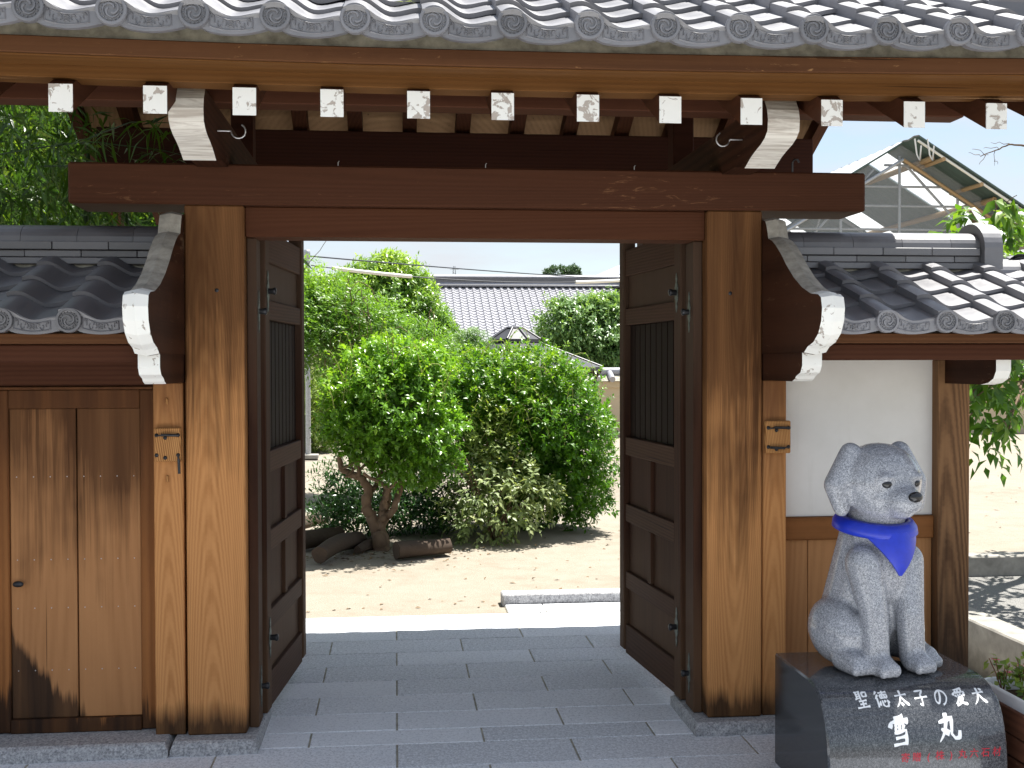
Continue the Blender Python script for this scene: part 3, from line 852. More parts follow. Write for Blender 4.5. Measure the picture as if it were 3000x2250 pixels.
# ridge and descending side ridges
def cap_row(parent, path_a, path_b, r, seg, mat, name='ridge_cap', shift=None):
    a, b_ = Vector(path_a), Vector(path_b); L = (b_ - a).length; n = max(1, round(L / seg)); d = (b_ - a) / n
    for i in range(n):
        p0 = a + d * i; p1 = a + d * (i + 1) * 1.0
        m = MB(); ax = (p1 - p0).normalized()
        side = ax.cross(Vector((0, 0, 1))).normalized(); upv = side.cross(ax)
        p1 = p1 - ax * 0.003
        rings = []
        for (pp, rr) in ((p0, r), (p1 - ax * 0.03, r), (p1 - ax * 0.03, r * 1.0), (p1, r * 1.0)):
            rings.append([pp + side * rr * math.cos(t) + upv * rr * math.sin(t) for t in [math.pi * k / 12 for k in range(13)]])
        vs = [q for g in rings for q in g]; fs = []
        for g in range(3):
            for k2 in range(12): fs.append((g * 13 + k2, g * 13 + k2 + 1, (g + 1) * 13 + k2 + 1, (g + 1) * 13 + k2))
        m.add(vs, fs, 0, True)
        m.add(rings[0], [tuple(range(13))], 0); m.add(rings[-1], [tuple(range(13))[::-1]], 0)
        o = m.build(name, mat, parent)
        if shift is not None: o.location = -Vector(shift)
zr = BZ + (YR - BY) * 0.5
G(MB().box(XA, XB, YR - 0.12, YR + 0.12, zr + 0.02, zr + 0.22, 0.004).build('ridge_course', 'roof_tile', gate))
cap_row(gate, (XA, YR, zr + 0.22), (XB, YR, zr + 0.22), 0.085, 0.25, 'roof_tile', shift=GO)
for xv in (2.20, -1.47):
    ya = 3.97
    za = BZ + (ya - BY) * 0.5
    prof = [(ya, za), (YR, zr), (YR, zr + 0.115), (ya, za + 0.115)]
    G(MB().prism(prof, xv - 0.085, xv + 0.085, 'X').build('side_ridge_course', 'roof_tile', gate))
    cap_row(gate, (xv, ya, za + 0.113), (xv, YR, zr + 0.113), 0.078, 0.24, 'roof_tile', shift=GO)
# verge tiles hanging at both ends
for xv, s in ((XA - 0.035, -1), (XB + 0.012, 1)):
    for r_ in range(11):
        for rear in (0, 1):
            y = BY + r_ * EX * CS; z = BZ + r_ * EX * SN
            prof = [(y, z - 0.05), (y + EX * CS * 1.08, z + EX * SN * 1.08 - 0.05), (y + EX * CS * 1.08, z + EX * SN * 1.08 + 0.055), (y, z + 0.085)]
            if rear: prof = [(2 * YR - a, b_) for a, b_ in prof][::-1]
            G(MB().prism(prof, xv, xv + 0.022, 'X').build('verge_tile', 'roof_tile', gate))

# doors (hinged at the pillars' inner back edges, swung inwards)
def door(hx, hy, ang, mir):
    """local: u from the hinge, v towards the passage, z up"""
    L = 0.885; th = 0.052
    X = lambda u, v, z: (u, v * mir, z)
    d = MB()
    d.box(0.0, 0.085, -th / 2, th / 2, 0.055, 2.06, 0.004)
    d.box(L - 0.075, L, -th / 2 - 0.004, th / 2 + 0.006, 0.075, 2.115, 0.006)
    do = G(d.build('door', 'door_wood', gate, (hx, hy, 0))); do.rotation_euler = (0, 0, ang)
    def sub(name, mat, u0, u1, v0, v1, z0, z1, ch=0.003):
        lo, hi = min(v0 * mir, v1 * mir), max(v0 * mir, v1 * mir)
        return MB().box(u0, u1, lo, hi, z0, z1, ch).build(name, mat, do)
    a, b_ = 0.086, L - 0.076
    for z0, z1 in ((1.925, 2.055), (1.685, 1.765), (1.045, 1.133), (0.715, 0.802), (0.385, 0.468), (0.06, 0.205)):
        sub('rail', 'door_rail_wood', a, b_, -0.022, 0.024, z0, z1)
    sub('panel', 'door_wood', a, b_, -0.012, 0.008, 1.766, 1.924, 0)
    for z0, z1 in ((0.803, 1.044), (0.469, 0.714)):
        sub('panel', 'door_wood', a, (a + b_) / 2 - 0.026, -0.012, 0.004, z0, z1, 0)
        sub('panel', 'door_wood', (a + b_) / 2 + 0.026, b_, -0.012, 0.004, z0, z1, 0)
        sub('mullion', 'door_wood', (a + b_) / 2 - 0.024, (a + b_) / 2 + 0.024, -0.016, 0.020, z0 + 0.001, z1 - 0.001)
    sub('panel', 'door_wood', a, b_, -0.012, 0.006, 0.206, 0.384, 0)
    sub('panel', 'slat_wood', a, b_, -0.016, -0.006, 1.134, 1.684, 0)
    n = 9
    for i in range(n):
        u = a + (b_ - a) * (i + 0.5) / n
        sub('slat', 'slat_wood', u - 0.0365, u + 0.0365, -0.005, -0.001, 1.135, 1.683, 0.003)
    # iron pull plates with studs, upper and lower
    for zc in (1.80, 0.36):
        pl = MB()
        prof = [(0.0, 0.085), (0.010, 0.06), (0.005, 0.045), (0.020, 0.022), (0.013, 0.0), (0.020, -0.022), (0.005, -0.045), (0.010, -0.06), (0, -0.085), (-0.010, -0.06), (-0.005, -0.045), (-0.020, -0.022), (-0.013, 0), (-0.020, 0.022), (-0.005, 0.045), (-0.010, 0.06)]
        v0, v1 = sorted(((th / 2 + 0.001) * mir, (th / 2 + 0.004) * mir))
        pl.prism([(0.045 + p, zc + q) for p, q in prof], v0, v1, 'Y')
        po = pl.build('iron_plate', 'verdigris', do)
        MB().lathe([(0.0001, 0.034), (0.013, 0.032), (0.016, 0.026), (0.012, 0.016), (0.012, 0.0)], 12, lambda x, y, z: (0.045 + x, (th / 2 + 0.004 + z) * mir, zc + y)).build('stud', 'iron', do)
    return do
door(-0.556, 4.835, R(90 - 5.6), -1)
door(1.234, 4.835, R(90 + 5.6), 1)
# iron plates and studs on the pillars' inner faces
for xs_, s in ((-0.545, 1), (1.219, -1)):
    for zc in (1.71, 0.20):
        prof = [(0.0, 0.085), (0.010, 0.06), (0.005, 0.045), (0.020, 0.022), (0.013, 0.0), (0.020, -0.022), (0.005, -0.045), (0.010, -0.06), (0, -0.085), (-0.010, -0.06), (-0.005, -0.045), (-0.020, -0.022), (-0.013, 0), (-0.020, 0.022), (-0.005, 0.045), (-0.010, 0.06)]
        x0, x1 = sorted((xs_ + s * 0.0005, xs_ + s * 0.0035))
        G(MB().prism([(4.725 + p, zc + q) for p, q in prof], x0, x1, 'X').build('iron_plate', 'verdigris', gate))
        G(MB().lathe([(0.0001, 0.032), (0.012, 0.030), (0.015, 0.024), (0.011, 0.014), (0.011, 0.0)], 12, lambda x, y, z: (xs_ + s * (0.0035 + z), 4.725 + x, zc + y)).build('stud', 'iron', gate))
# nail heads in the pillars and small hooks on the crossbeam
for x, z in ((-0.688, 1.785), (1.352, 1.78)):
    G(MB().lathe([(0.0001, 0.002), (0.007, 0.0015), (0.008, 0)], 10, lambda a, b_, c: (x + a, 4.585 - c, z + b_)).build('nail_head', 'iron', gate))
for x in (-0.22, 0.36, 0.96):
    G(MB().tube([(x, 4.60, 2.27), (x, 4.60, 2.288), (x + 0.004, 4.60, 2.294)], 0.0018, 6).build('cup_hook', 'steel', gate))
G(MB().tube([(1.61, 4.585, 2.262), (1.61, 4.585, 2.31), (1.618, 4.585, 2.325), (1.632, 4.585, 2.325), (1.638, 4.585, 2.312)], 0.004, 7).build('cup_hook', 'iron', gate))

# ------------------------------------------------------------------ side walls
WS = math.atan(0.39); WCS, WSN = math.cos(WS), math.sin(WS)
WP, WA, WT, WEX = 0.2235, 0.047, 0.015, 0.185
wtile_me = {m: tile_mb(WP, 0.245, WA, WT).mesh('roof_tile', m) for m in ('roof_tile', 'roof_tile_dark')}
weave_me = {m: eave_tile_mb(WP, 0.245, WA, WT, WS).mesh('eave_tile', m) for m in ('roof_tile', 'roof_tile_dark')}
wdisc_me = {m: disc_mb(0.0425).mesh('tile_disc', m) for m in ('roof_tile', 'roof_tile_dark')}
BRK = [(4.585, 2.078), (4.55, 2.068), (4.528, 2.03), (4.515, 1.995), (4.47, 1.982), (4.42, 1.957), (4.36, 1.918), (4.30, 1.872), (4.22, 1.820), (4.13, 1.776), (4.04, 1.748), (3.965, 1.740), (3.938, 1.728), (3.926, 1.69), (3.934, 1.645), (3.962, 1.602), (4.01, 1.572), (4.07, 1.556), (4.105, 1.536)]
ARM = [(4.135, 1.535), (4.135, 1.487), (4.155, 1.462), (4.20, 1.448), (4.215, 1.437), (4.245, 1.428)]
def bracket(parent, off, x0, x1):
    prof = BRK + [(4.64, 1.536), (4.64, 2.078)]
    nf = len(BRK) - 1
    mb = MB(); n = len(prof); xm = (x0 + x1) / 2
    # front edge is ridged along its middle like a pointed moulding
    def nrm(i):
        a = prof[max(0, i - 1)]; b_ = prof[min(len(BRK) - 1, i + 1)]; d = Vector((b_[0] - a[0], b_[1] - a[1])).normalized(); return (d.y, -d.x)
    A = [(x0, a, b_) for a, b_ in prof]; B = [(x1, a, b_) for a, b_ in prof]
    M_ = []
    for i, (a, b_) in enumerate(prof):
        if i <= nf:
            q = nrm(i); s = -0.010 if False else 0.010
            M_.append((xm, a + q[0] * s * (-1 if q[0] > 0 and False else 1), b_ + q[1] * s))
        else: M_.append((xm, a, b_))
    mb.add(A, [tuple(range(n))[::-1]], 0); mb.add(B, [tuple(range(n))], 0)
    for i in range(n):
        j = (i + 1) % n; m = (2 if i < 10 else 1) if i < nf else 0
        mb.add([A[i], A[j], M_[j], M_[i]], [(0, 1, 2, 3)], m); mb.add([M_[i], M_[j], B[j], B[i]], [(0, 1, 2, 3)], m)
    o = mb.build('bracket_board', ['bracket_wood', 'edge_white_paint', 'weathered_edge'], parent); o.location = -Vector(off)
    prof = ARM + [(4.60, 1.428), (4.60, 1.535)]
    nfa = len(ARM) - 1
    o = MB().prism(prof, x0 + 0.004, x1 - 0.004, 'X', 0, lambda i: 1 if i < nfa else 0).build('bracket_arm', ['bracket_wood', 'edge_white_paint'], parent); o.location = -Vector(off)

def wall_roof(parent, off, xa, xb, disc0, mat, ridge_end, joint):
    off = Vector(off)
    def S(o): o.location = Vector(o.location) - off; return o
    by, bz = 4.055, 1.612
    k = -20
    while True:
        x = disc0 - 0.033 + k * WP; k += 1
        if x + WP * 0.6 < xa: continue
        if x > xb - 0.08: break
        e = obj('eave_tile', weave_me[mat], parent, Vector((x, by, bz)) - off)
        obj('tile_disc', wdisc_me[mat], e, (0.033, -0.031, 0.036), (0, rnd.uniform(-.2, .2), 0))
        for r_ in range(1, 4):
            obj('roof_tile', wtile_me[mat], parent, Vector((x, by + r_ * WEX * WCS, bz + r_ * WEX * WSN)) - off, (WS + rnd.uniform(-.01, .01), rnd.uniform(-.006, .006), rnd.uniform(-.005, .005)))
    # back slope (a plain tiled sheet of its own, behind the ridge)
    mb = MB(); src = tile_mb(WP, 0.245, WA, WT)
    nb = int((xb - xa) / WP)
    for c in range(nb):
        for r_ in range(0, 4):
            vs = []
            for v in src.v:
                yy = by + (r_ * WEX + v[1]) * WCS - v[2] * WSN; zz = bz + (r_ * WEX + v[1]) * WSN + v[2] * WCS
                vs.append((xa + c * WP + WP - v[0], 2 * 4.74 - yy, zz))
            mb.add(vs, src.f, 0, True)
    o = S(mb.build('rear_roof_tiles', mat, parent)); o['kind'] = 'stuff'
    # roof core, mortar fillet under the ridge
    S(MB().prism([(4.10, 1.60), (4.74, 1.85), (5.38, 1.60), (5.3, 1.59), (4.18, 1.59)], xa, xb, 'X').build('roof_bed', 'mortar', parent))
    re = ridge_end if ridge_end else xb
    S(MB().box(xa, re, 4.655, 4.825, 1.80, 1.888, 0.004).build('mortar_bed', 'mortar', parent))
    # three courses of flat ridge tiles
    for i, (z0, z1, y0_, sh) in enumerate(((1.888, 1.913, 4.632, 0.0), (1.9155, 1.941, 4.638, 0.105), (1.943, 1.974, 4.622, 0.0))):
        x = joint + sh - 20 * 0.2115
        while x < re:
            a, b_ = max(x, xa), min(x + 0.2115, re)
            if b_ - a > 0.01: S(MB().box(a + 0.001, b_ - 0.001, y0_ + rnd.uniform(-.0015, .0015), 9.48 - y0_, z0, z1, 0.002).build('ridge_tile', mat, parent))
            x += 0.2115
    x = joint + 0.09 - 20 * 0.2115
    while x < re:
        a, b_ = max(x, xa), min(x + 0.2115, re)
        if b_ - a > 0.02:
            m = MB()
            pr = [(4.74 - 0.105 * math.cos(t), 1.974 + 0.073 * math.sin(t) ** 0.8) for t in [math.pi * q / 14 for q in range(15)]]
            m.prism(pr, a + 0.0008, b_ - 0.0008, 'X', sm=True); S(m.build('ridge_cap', mat, parent))
        x += 0.2115
    # eave board and purlin beneath
    S(MB().box(xa, xb, 4.085, 4.30, 1.570, 1.606, 0.003).build('eave_board', 'eave_wood', parent))
    S(MB().box(xa, xb, 4.19, 4.29, 1.507, 1.569, 0.004).build('eave_purlin', 'purlin_wood', parent))
    S(MB().prism([(4.30, 1.572), (4.70, 1.72), (4.70, 1.735), (4.30, 1.59)], xa, xb, 'X').build('soffit_board', 'board_wood', parent))

# left wall with a small plank door
lw = thing('roofed_wall', 'dark brown wall section left of the gate with tiled roof and a small plank door', 'wall', (-1.6, 4.7, 0))
LO = Vector(lw.location)
def SL_(o): o.location = Vector(o.location) - LO; return o
def lbox(name, mat, *a, ch=0.004): return SL_(box(name, mat, lw, *a, ch=ch))
wall_roof(lw, LO, -2.9, -0.897, -1.094, 'roof_tile_dark', None, -1.315)
bracket(lw, LO, -0.895, -0.812)
lbox('narrow_post', 'post_wood', -0.935, -0.822, 4.60, 4.72, 0.052, 1.427)
lbox('head_beam', 'purlin_wood', -2.9, -0.9, 4.62, 4.76, 1.413, 1.52)
lbox('head_trim', 'door_frame_wood', -2.9, -0.936, 4.606, 4.66, 1.402, 1.4125, ch=0.002)
lbox('wall_backing', 'dark_inner_wood', -2.9, -0.806, 4.741, 4.80, 0.053, 1.86)
# door leaf
dl = lbox('side_door', 'door_frame_wood', -1.56, -0.937, 4.70, 4.72, 0.056, 1.40, ch=0.002)
def dsub(name, mat, x0, x1, y0, y1, z0, z1, ch=0.003):
    return MB().box(x0, x1, y0, y1, z0, z1, ch).build(name, mat, dl)
dsub('stile', 'door_frame_wood', -1.0, -0.938, 4.665, 4.699, 0.06, 1.40, 0.004)
dsub('stile', 'door_frame_wood', -1.56, -1.499, 4.665, 4.699, 0.06, 1.40, 0.004)
dsub('top_rail', 'door_frame_wood', -1.498, -1.001, 4.667, 4.699, 1.327, 1.40)
dsub('bottom_rail', 'door_frame_wood', -1.498, -1.001, 4.660, 4.699, 0.057, 0.112)
dsub('plank', 'plank_wood', -1.497, -1.2475, 4.678, 4.698, 0.113, 1.326, 0.002)
dsub('plank', 'plank_wood', -1.2415, -1.002, 4.678, 4.698, 0.113, 1.326, 0.002)
for z in (1.06, 0.735, 0.545, 0.30):
    for i in range(8):
        x = -1.472 + i * 0.0635
        MB().lathe([(0.0001, 0.0012), (0.0022, 0.0008), (0.0026, 0)], 6, lambda a, b_, c: (x + a, 4.678 - c, z + b_)).build('nail', 'steel', dl)
MB().lathe([(0.0001, 0.0), (0.014, 0.002), (0.032, 0.006), (0.034, 0.010), (0.030, 0.014), (0.012, 0.012), (0.0001, 0.011)], 18, lambda a, b_, c: (-1.463 + a * 0.62, 4.644 + c, 0.645 + b_ * 0.36)).build('door_knob', 'iron', dl)
lbox('door_jamb', 'plank_wood', -1.75, -1.562, 4.63, 4.72, 0.056, 1.40)
lbox('wall_board', 'plank_wood', -2.9, -1.752, 4.66, 4.72, 0.056, 1.40)
SL_(stone('foundation_stone', -2.9, -0.872, 4.485, 4.95, 0.056, lw, 3))
# pegs and latch block on the narrow post
for z in (1.355, 1.055):
    lbox('wooden_peg', 'block_wood', -0.886, -0.878, 4.588, 4.601, z - 0.012, z + 0.012, ch=0.002)
def latch(parent, off, xa, xb, z0, z1, hang):
    off = Vector(off)
    b_ = MB().box(xa, xb, 4.568, 4.598, z0, z1, 0.004).build('latch_block', 'block_wood', parent); b_.location = -off
    def bar(pts, r):
        return MB().tube(pts, r, 9).build('latch_pin', 'iron', b_)
    def headp(x, z):
        MB().lathe([(0.0001, 0.006), (0.006, 0.005), (0.008, 0.0)], 10, lambda a, q, c: (x + a, 4.568 - c, z + q)).build('nail_head', 'iron', b_)
    for z in ((z1 - 0.028, z0 + 0.026)):
        headp(xa + 0.010, z); headp(xb - 0.010, z); headp((xa + xb) / 2 - 0.008, z - 0.010)
    bar([(xa + 0.03, 4.552, z1 - 0.026), (xb - 0.008, 4.552, z1 - 0.028)], 0.0055)
    bar([(xa + 0.010, 4.558, z1 - 0.031), (xa + 0.034, 4.553, z1 - 0.027)], 0.003)
    if hang:
        bar([(xb - 0.006, 4.556, z0 + 0.012), (xb - 0.004, 4.556, z0 - 0.045)], 0.0055)
        bar([(xb - 0.010, 4.558, z0 + 0.028), (xb - 0.006, 4.556, z0 + 0.012)], 0.003)
    else:
        bar([(xa + 0.012, 4.552, z0 + 0.025), (xb - 0.03, 4.552, z0 + 0.022)], 0.0055)
        bar([(xb - 0.034, 4.553, z0 + 0.023), (xb - 0.010, 4.558, z0 + 0.026)], 0.003)
latch(lw, LO, -0.927, -0.826, 1.122, 1.253, True)

# right wall with white plaster panel
rw = thing('roofed_wall', 'wall section right of the gate with white plaster panel, vertical boards and tiled roof', 'wall', (1.95, 4.7, 0))
RO = Vector(rw.location)
def SR(o): o.location = Vector(o.location) - RO; return o
def rbox(name, mat, *a, ch=0.004): return SR(box(name, mat, rw, *a, ch=ch))
RE = 2.475
wall_roof(rw, RO, 1.572, 2.95, 1.771, 'roof_tile', 2.44, 1.80)
bracket(rw, RO, 1.487, 1.570)
rbox('narrow_post', 'post_wood_right', 1.493, 1.592, 4.60, 4.72, 0.05, 1.427)
latch(rw, RO, 1.496, 1.600, 1.130, 1.262, False)
rbox('plaster_panel', 'plaster_white', 1.593, 2.265, 4.70, 4.735, 0.853, 1.509, ch=0)
rbox('head_beam', 'purlin_wood', 1.593, 2.6, 4.64, 4.76, 1.510, 1.60)
rbox('middle_rail', 'rail_wood', 1.593, 2.262, 4.675, 4.74, 0.757, 0.851)
xs_b = [1.594, 1.718, 1.863, 2.0, 2.14, 2.262]
for a, b_ in zip(xs_b[:-1], xs_b[1:]):
    SR(MB().box(a + 0.0015, b_ - 0.0015, 4.695, 4.72, 0.05, 0.755, 0.002).build('wall_board', 'plank_wood_right', rw))
rbox('wall_backing', 'dark_inner_wood', 1.481, 2.262, 4.737, 4.77, 0.053, 1.86)
rbox('end_post', 'end_post_wood', 2.263, 2.402, 4.645, 4.785, 0.05, 1.509)
SR(stone('foundation_stone', 1.565, 2.45, 4.52, 4.95, 0.05, rw, 4))
armp = [(4.23, 1.532), (4.23, 1.465), (4.25, 1.435), (4.29, 1.418), (4.35, 1.410)]
SR(MB().prism(armp + [(4.645, 1.410), (4.645, 1.532)], 2.292, 2.352, 'X', 0, lambda i: 1 if i < 4 else 0).build('bracket_arm', ['bracket_wood', 'edge_white_paint'], rw))
# arched end tile closing the ridge, lower ridge beyond it
pr = [(4.60, 1.885)] + [(4.74 - 0.142 * math.cos(t), 1.975 + 0.112 * math.sin(t)) for t in [math.pi * q / 16 for q in range(17)]] + [(4.88, 1.885)]
SR(MB().prism(pr, 2.440, 2.520, 'X', sm=False).build('ridge_end_tile', 'roof_tile', rw))
pr = [(4.64, 1.85)] + [(4.74 - 0.10 * math.cos(t), 1.87 + 0.07 * math.sin(t)) for t in [math.pi * q / 14 for q in range(15)]] + [(4.84, 1.85)]
for a in (2.522, 2.735): SR(MB().prism(pr, a, a + 0.211, 'X', sm=True).build('ridge_cap', 'roof_tile', rw))

# ------------------------------------------------------------------ pedestal and statue
PX0, PX1 = 1.41, 2.03
def bez(p0, p1, p2, p3, n):
    out = []
    for i in range(n + 1):
        t = i / n; a = (1 - t) ** 3; b_ = 3 * t * (1 - t) ** 2; c = 3 * t * t * (1 - t); d = t ** 3
        out.append((a * p0[0] + b_ * p1[0] + c * p2[0] + d * p3[0], a * p0[1] + b_ * p1[1] + c * p2[1] + d * p3[1]))
    return out
front = [(3.90, 0.410)] + bez((3.86, 0.410), (3.735, 0.405), (3.672, 0.345), (3.655, 0.17), 18) + [(3.650, 0.09), (3.648, 0.0)]
ped = thing('stone_pedestal', 'polished black granite pedestal with rounded front and white Japanese characters', 'pedestal', (1.72, 3.93, 0))
PO = Vector(ped.location)
prof = [(4.20, 0.410)] + front + [(4.20, 0.0)]
mb = MB()
c = 0.006
n = len(prof)
A = [(PX0 + c, a, b_) for a, b_ in prof]; B = [(PX1 - c, a, b_) for a, b_ in prof]
for i in range(n - 1): mb.add([A[i], B[i], B[i + 1], A[i + 1]], [(0, 1, 2, 3)], 0, True)
ins = [(a + (0.006 if a < 3.88 else (-0.006 if a > 4.1 else 0)), b_ - (0.006 if a > 3.74 and b_ > .2 else 0)) for a, b_ in prof]
A2 = [(PX0, a, b_) for a, b_ in ins]; B2 = [(PX1, a, b_) for a, b_ in ins]
mb.add(A2, [tuple(range(n))], 1); mb.add(B2, [tuple(range(n))[::-1]], 1)
for i in range(n - 1):
    mb.add([A[i], A[i + 1], A2[i + 1], A2[i]], [(0, 1, 2, 3)], 0); mb.add([B[i], B2[i], B2[i + 1], B[i + 1]], [(0, 1, 2, 3)], 0)
mb.add([A[-1], B[-1], B[0], A[0]], [(0, 1, 2, 3)], 1)
o = mb.build('block', ['black_granite', 'black_granite_shaded'], ped); o.location = -PO
# merge normals along the curved skin
me = o.data
import bmesh
bm = bmesh.new(); bm.from_mesh(me); bmesh.ops.remove_doubles(bm, verts=bm.verts, dist=1e-5); bm.to_mesh(me); bm.free()
for e_ in me.edges: pass
try: me.set_sharp_from_angle(angle=R(35))
except Exception: pass

# arc-length parametrisation of the curved face, from the top edge downwards
arc = [0.0]
for i in range(1, len(front)): arc.append(arc[-1] + math.hypot(front[i][0] - front[i - 1][0], front[i][1] - front[i - 1][1]))
def on_face(x, s, lift):
    s = max(0, min(arc[-1] - 1e-6, s)); i = max(j for j in range(len(arc)) if arc[j] <= s); i = min(i, len(front) - 2)
    t = (s - arc[i]) / (arc[i + 1] - arc[i])
    y = front[i][0] * (1 - t) + front[i + 1][0] * t; z = front[i][1] * (1 - t) + front[i + 1][1] * t
    dy, dz = front[i + 1][0] - front[i][0], front[i + 1][1] - front[i][1]; d = math.hypot(dy, dz)
    ny, nz = dz / d, -dy / d
    return (x, y + ny * lift, z + nz * lift)
def s_of(z):
    for i in range(len(front) - 1):
        if front[i + 1][1] <= z <= front[i][1] and front[i][1] > front[i + 1][1]:
            t = (front[i][1] - z) / (front[i][1] - front[i + 1][1]); return arc[i] * (1 - t) + arc[i + 1] * t
    return 0
# brush-written characters as strokes: kind h=horizontal v=vertical p=falling left n=falling right d=dot
GLY = {
 '雪': [('h', [(30, 92), (70, 96)]), ('d', [(20, 82), (10, 62)]), ('k', [(18, 79), (88, 84), (78, 68)]), ('v', [(50, 94), (50, 52)]), ('d', [(30, 72), (40, 66)]), ('d', [(29, 60), (39, 54)]), ('d', [(60, 74), (71, 68)]), ('d', [(60, 62), (71, 56)]), ('k', [(26, 44), (76, 48), (74, 2)]), ('h', [(30, 26), (72, 28)]), ('h', [(20, 5), (78, 7)])],
 '丸': [('p', [(42, 95), (40, 62), (28, 28), (8, 2)]), ('k', [(10, 66), (66, 76), (60, 24), (74, 8), (92, 9), (95, 32)]), ('d', [(18, 44), (52, 26)])],
 '聖': [('h', [(8, 93), (50, 96)]), ('v', [(18, 94), (18, 54)]), ('v', [(41, 95), (41, 44)]), ('h', [(18, 80), (40, 81)]), ('h', [(18, 67), (40, 68)]), ('h', [(4, 50), (46, 58)]), ('v', [(58, 88), (60, 60)]), ('k', [(57, 87), (90, 90), (86, 60)]), ('h', [(60, 62), (86, 63)]), ('h', [(24, 37), (80, 40)]), ('v', [(50, 40), (50, 4)]), ('h', [(28, 20), (74, 22)]), ('h', [(6, 2), (94, 6)])],
 '徳': [('p', [(26, 96), (6, 74)]), ('p', [(29, 74), (4, 48)]), ('v', [(18, 60), (18, 2)]), ('h', [(36, 83), (96, 87)]), ('v', [(65, 97), (64, 72)]), ('v', [(42, 70), (44, 50)]), ('k', [(42, 70), (92, 72), (88, 50)]), ('v', [(57, 70), (57, 51)]), ('v', [(73, 70), (73, 51)]), ('h', [(42, 50), (88, 51)]), ('d', [(37, 36), (30, 10)]), ('k', [(50, 38), (53, 12), (64, 3), (86, 4), (89, 22)]), ('d', [(64, 38), (71, 25)]), ('d', [(83, 38), (96, 18)])],
 '太': [('h', [(8, 63), (92, 68)]), ('p', [(50, 97), (47, 58), (30, 24), (6, 2)]), ('n', [(50, 62), (66, 30), (97, 4)]), ('d', [(38, 24), (54, 6)])],
 '子': [('k', [(18, 87), (78, 91), (54, 66)]), ('k', [(50, 68), (55, 40), (51, 3), (34, 14)]), ('h', [(4, 45), (96, 50)])],
 'の': [('q', [(56, 82), (46, 42), (28, 14), (12, 28), (20, 64), (50, 86), (80, 76), (92, 44), (76, 14), (56, 3)])],
 '愛': [('p', [(82, 97), (50, 91), (20, 89)]), ('d', [(26, 84), (33, 74)]), ('d', [(48, 86), (51, 76)]), ('p', [(78, 87), (68, 75)]), ('d', [(14, 71), (7, 55)]), ('k', [(12, 69), (92, 72), (84, 58)]), ('d', [(28, 58), (22, 45)]), ('k', [(40, 60), (44, 45), (66, 44), (69, 55)]), ('d', [(54, 62), (60, 54)]), ('d', [(76, 61), (87, 47)]), ('p', [(42, 41), (30, 22), (10, 8)]), ('k', [(36, 31), (72, 33), (48, 10), (14, -2)]), ('n', [(38, 26), (60, 10), (94, 0)])],
 '犬': [('h', [(8, 63), (90, 68)]), ('p', [(48, 97), (46, 58), (30, 24), (6, 2)]), ('n', [(50, 62), (66, 30), (97, 4)]), ('d', [(66, 92), (82, 78)])],
}
def stroke_strip(pts, kind, wmax):
    P = [Vector((p[0], p[1])) for p in pts]
    # densify (corner-keeping for k, smooth for the rest)
    dense = []
    if kind in ('q', 'p', 'n') and len(P) > 2:
        for i in range(len(P) - 1):
            p0, p1, p2, p3 = P[max(i - 1, 0)], P[i], P[i + 1], P[min(i + 2, len(P) - 1)]
            for j in range(6):
                t = j / 6
                dense.append(0.5 * ((2 * p1) + (p2 - p0) * t + (2 * p0 - 5 * p1 + 4 * p2 - p3) * t * t + (3 * p1 - p0 - 3 * p2 + p3) * t ** 3))
        dense.append(P[-1])
    else:
        for i in range(len(P) - 1):
            for j in range(5): dense.append(P[i].lerp(P[i + 1], j / 5))
        dense.append(P[-1])
    m = len(dense); out = []
    for i, p in enumerate(dense):
        t = i / (m - 1); d = dense[min(i + 1, m - 1)] - dense[max(i - 1, 0)]; d.normalize(); nn = Vector((-d.y, d.x))
        w = {'h': 0.62 + 0.55 * abs(2 * t - 1) ** 2, 'v': 0.95 + 0.2 * (1 - t), 'p': 1.25 * (1 - t) ** 0.6 + 0.12, 'n': 0.45 + 1.25 * t if t < 0.82 else 1.5 * (1 - t) / 0.18 + 0.12, 'd': 0.45 + 1.0 * math.sin(min(1, t * 1.25) * math.pi * 0.6), 'k': 0.85 + 0.25 * math.sin(3 * math.pi * t), 'q': 0.95 + 0.2 * math.sin(4 * math.pi * t)}[kind]
        if i == 0 and kind in 'hvkpq': w *= 0.7
        out.append((p + nn * w * wmax / 2, p - nn * w * wmax / 2))
    return out
def glyph(ch, xc, sc, size_x, size_s, mat, wmax, shear=0.0):
    mb = MB(); lift = 0.0006
    for kind, pts in GLY[ch]:
        st = stroke_strip(pts, kind, wmax); vs = []
        lift += 0.00006
        for a, b_ in st:
            for q in (a, b_):
                vs.append(on_face(xc + (q.x - 50) / 100 * size_x, sc - ((q.y - 50) / 100 + shear * (q.x - 50) / 100) * size_s, lift))
        m = len(st)
        mb.add(vs, [(2 * i, 2 * i + 1, 2 * i + 3, 2 * i + 2) for i in range(m - 1)], 0)
        # rounded ends
    o = mb.build('lettering', mat, ped); o.location = -PO
for i, ch in enumerate('聖徳太子の愛犬'):
    glyph(ch, 1.554 + i * 0.0685, s_of(0.368), 0.050, 0.066, 'white_letter', 12, 0.06)
glyph('雪', 1.662, s_of(0.276), 0.083, 0.098, 'white_letter', 13.5, 0.10)
glyph('丸', 1.832, s_of(0.284), 0.083, 0.098, 'white_letter', 14.5, 0.08)
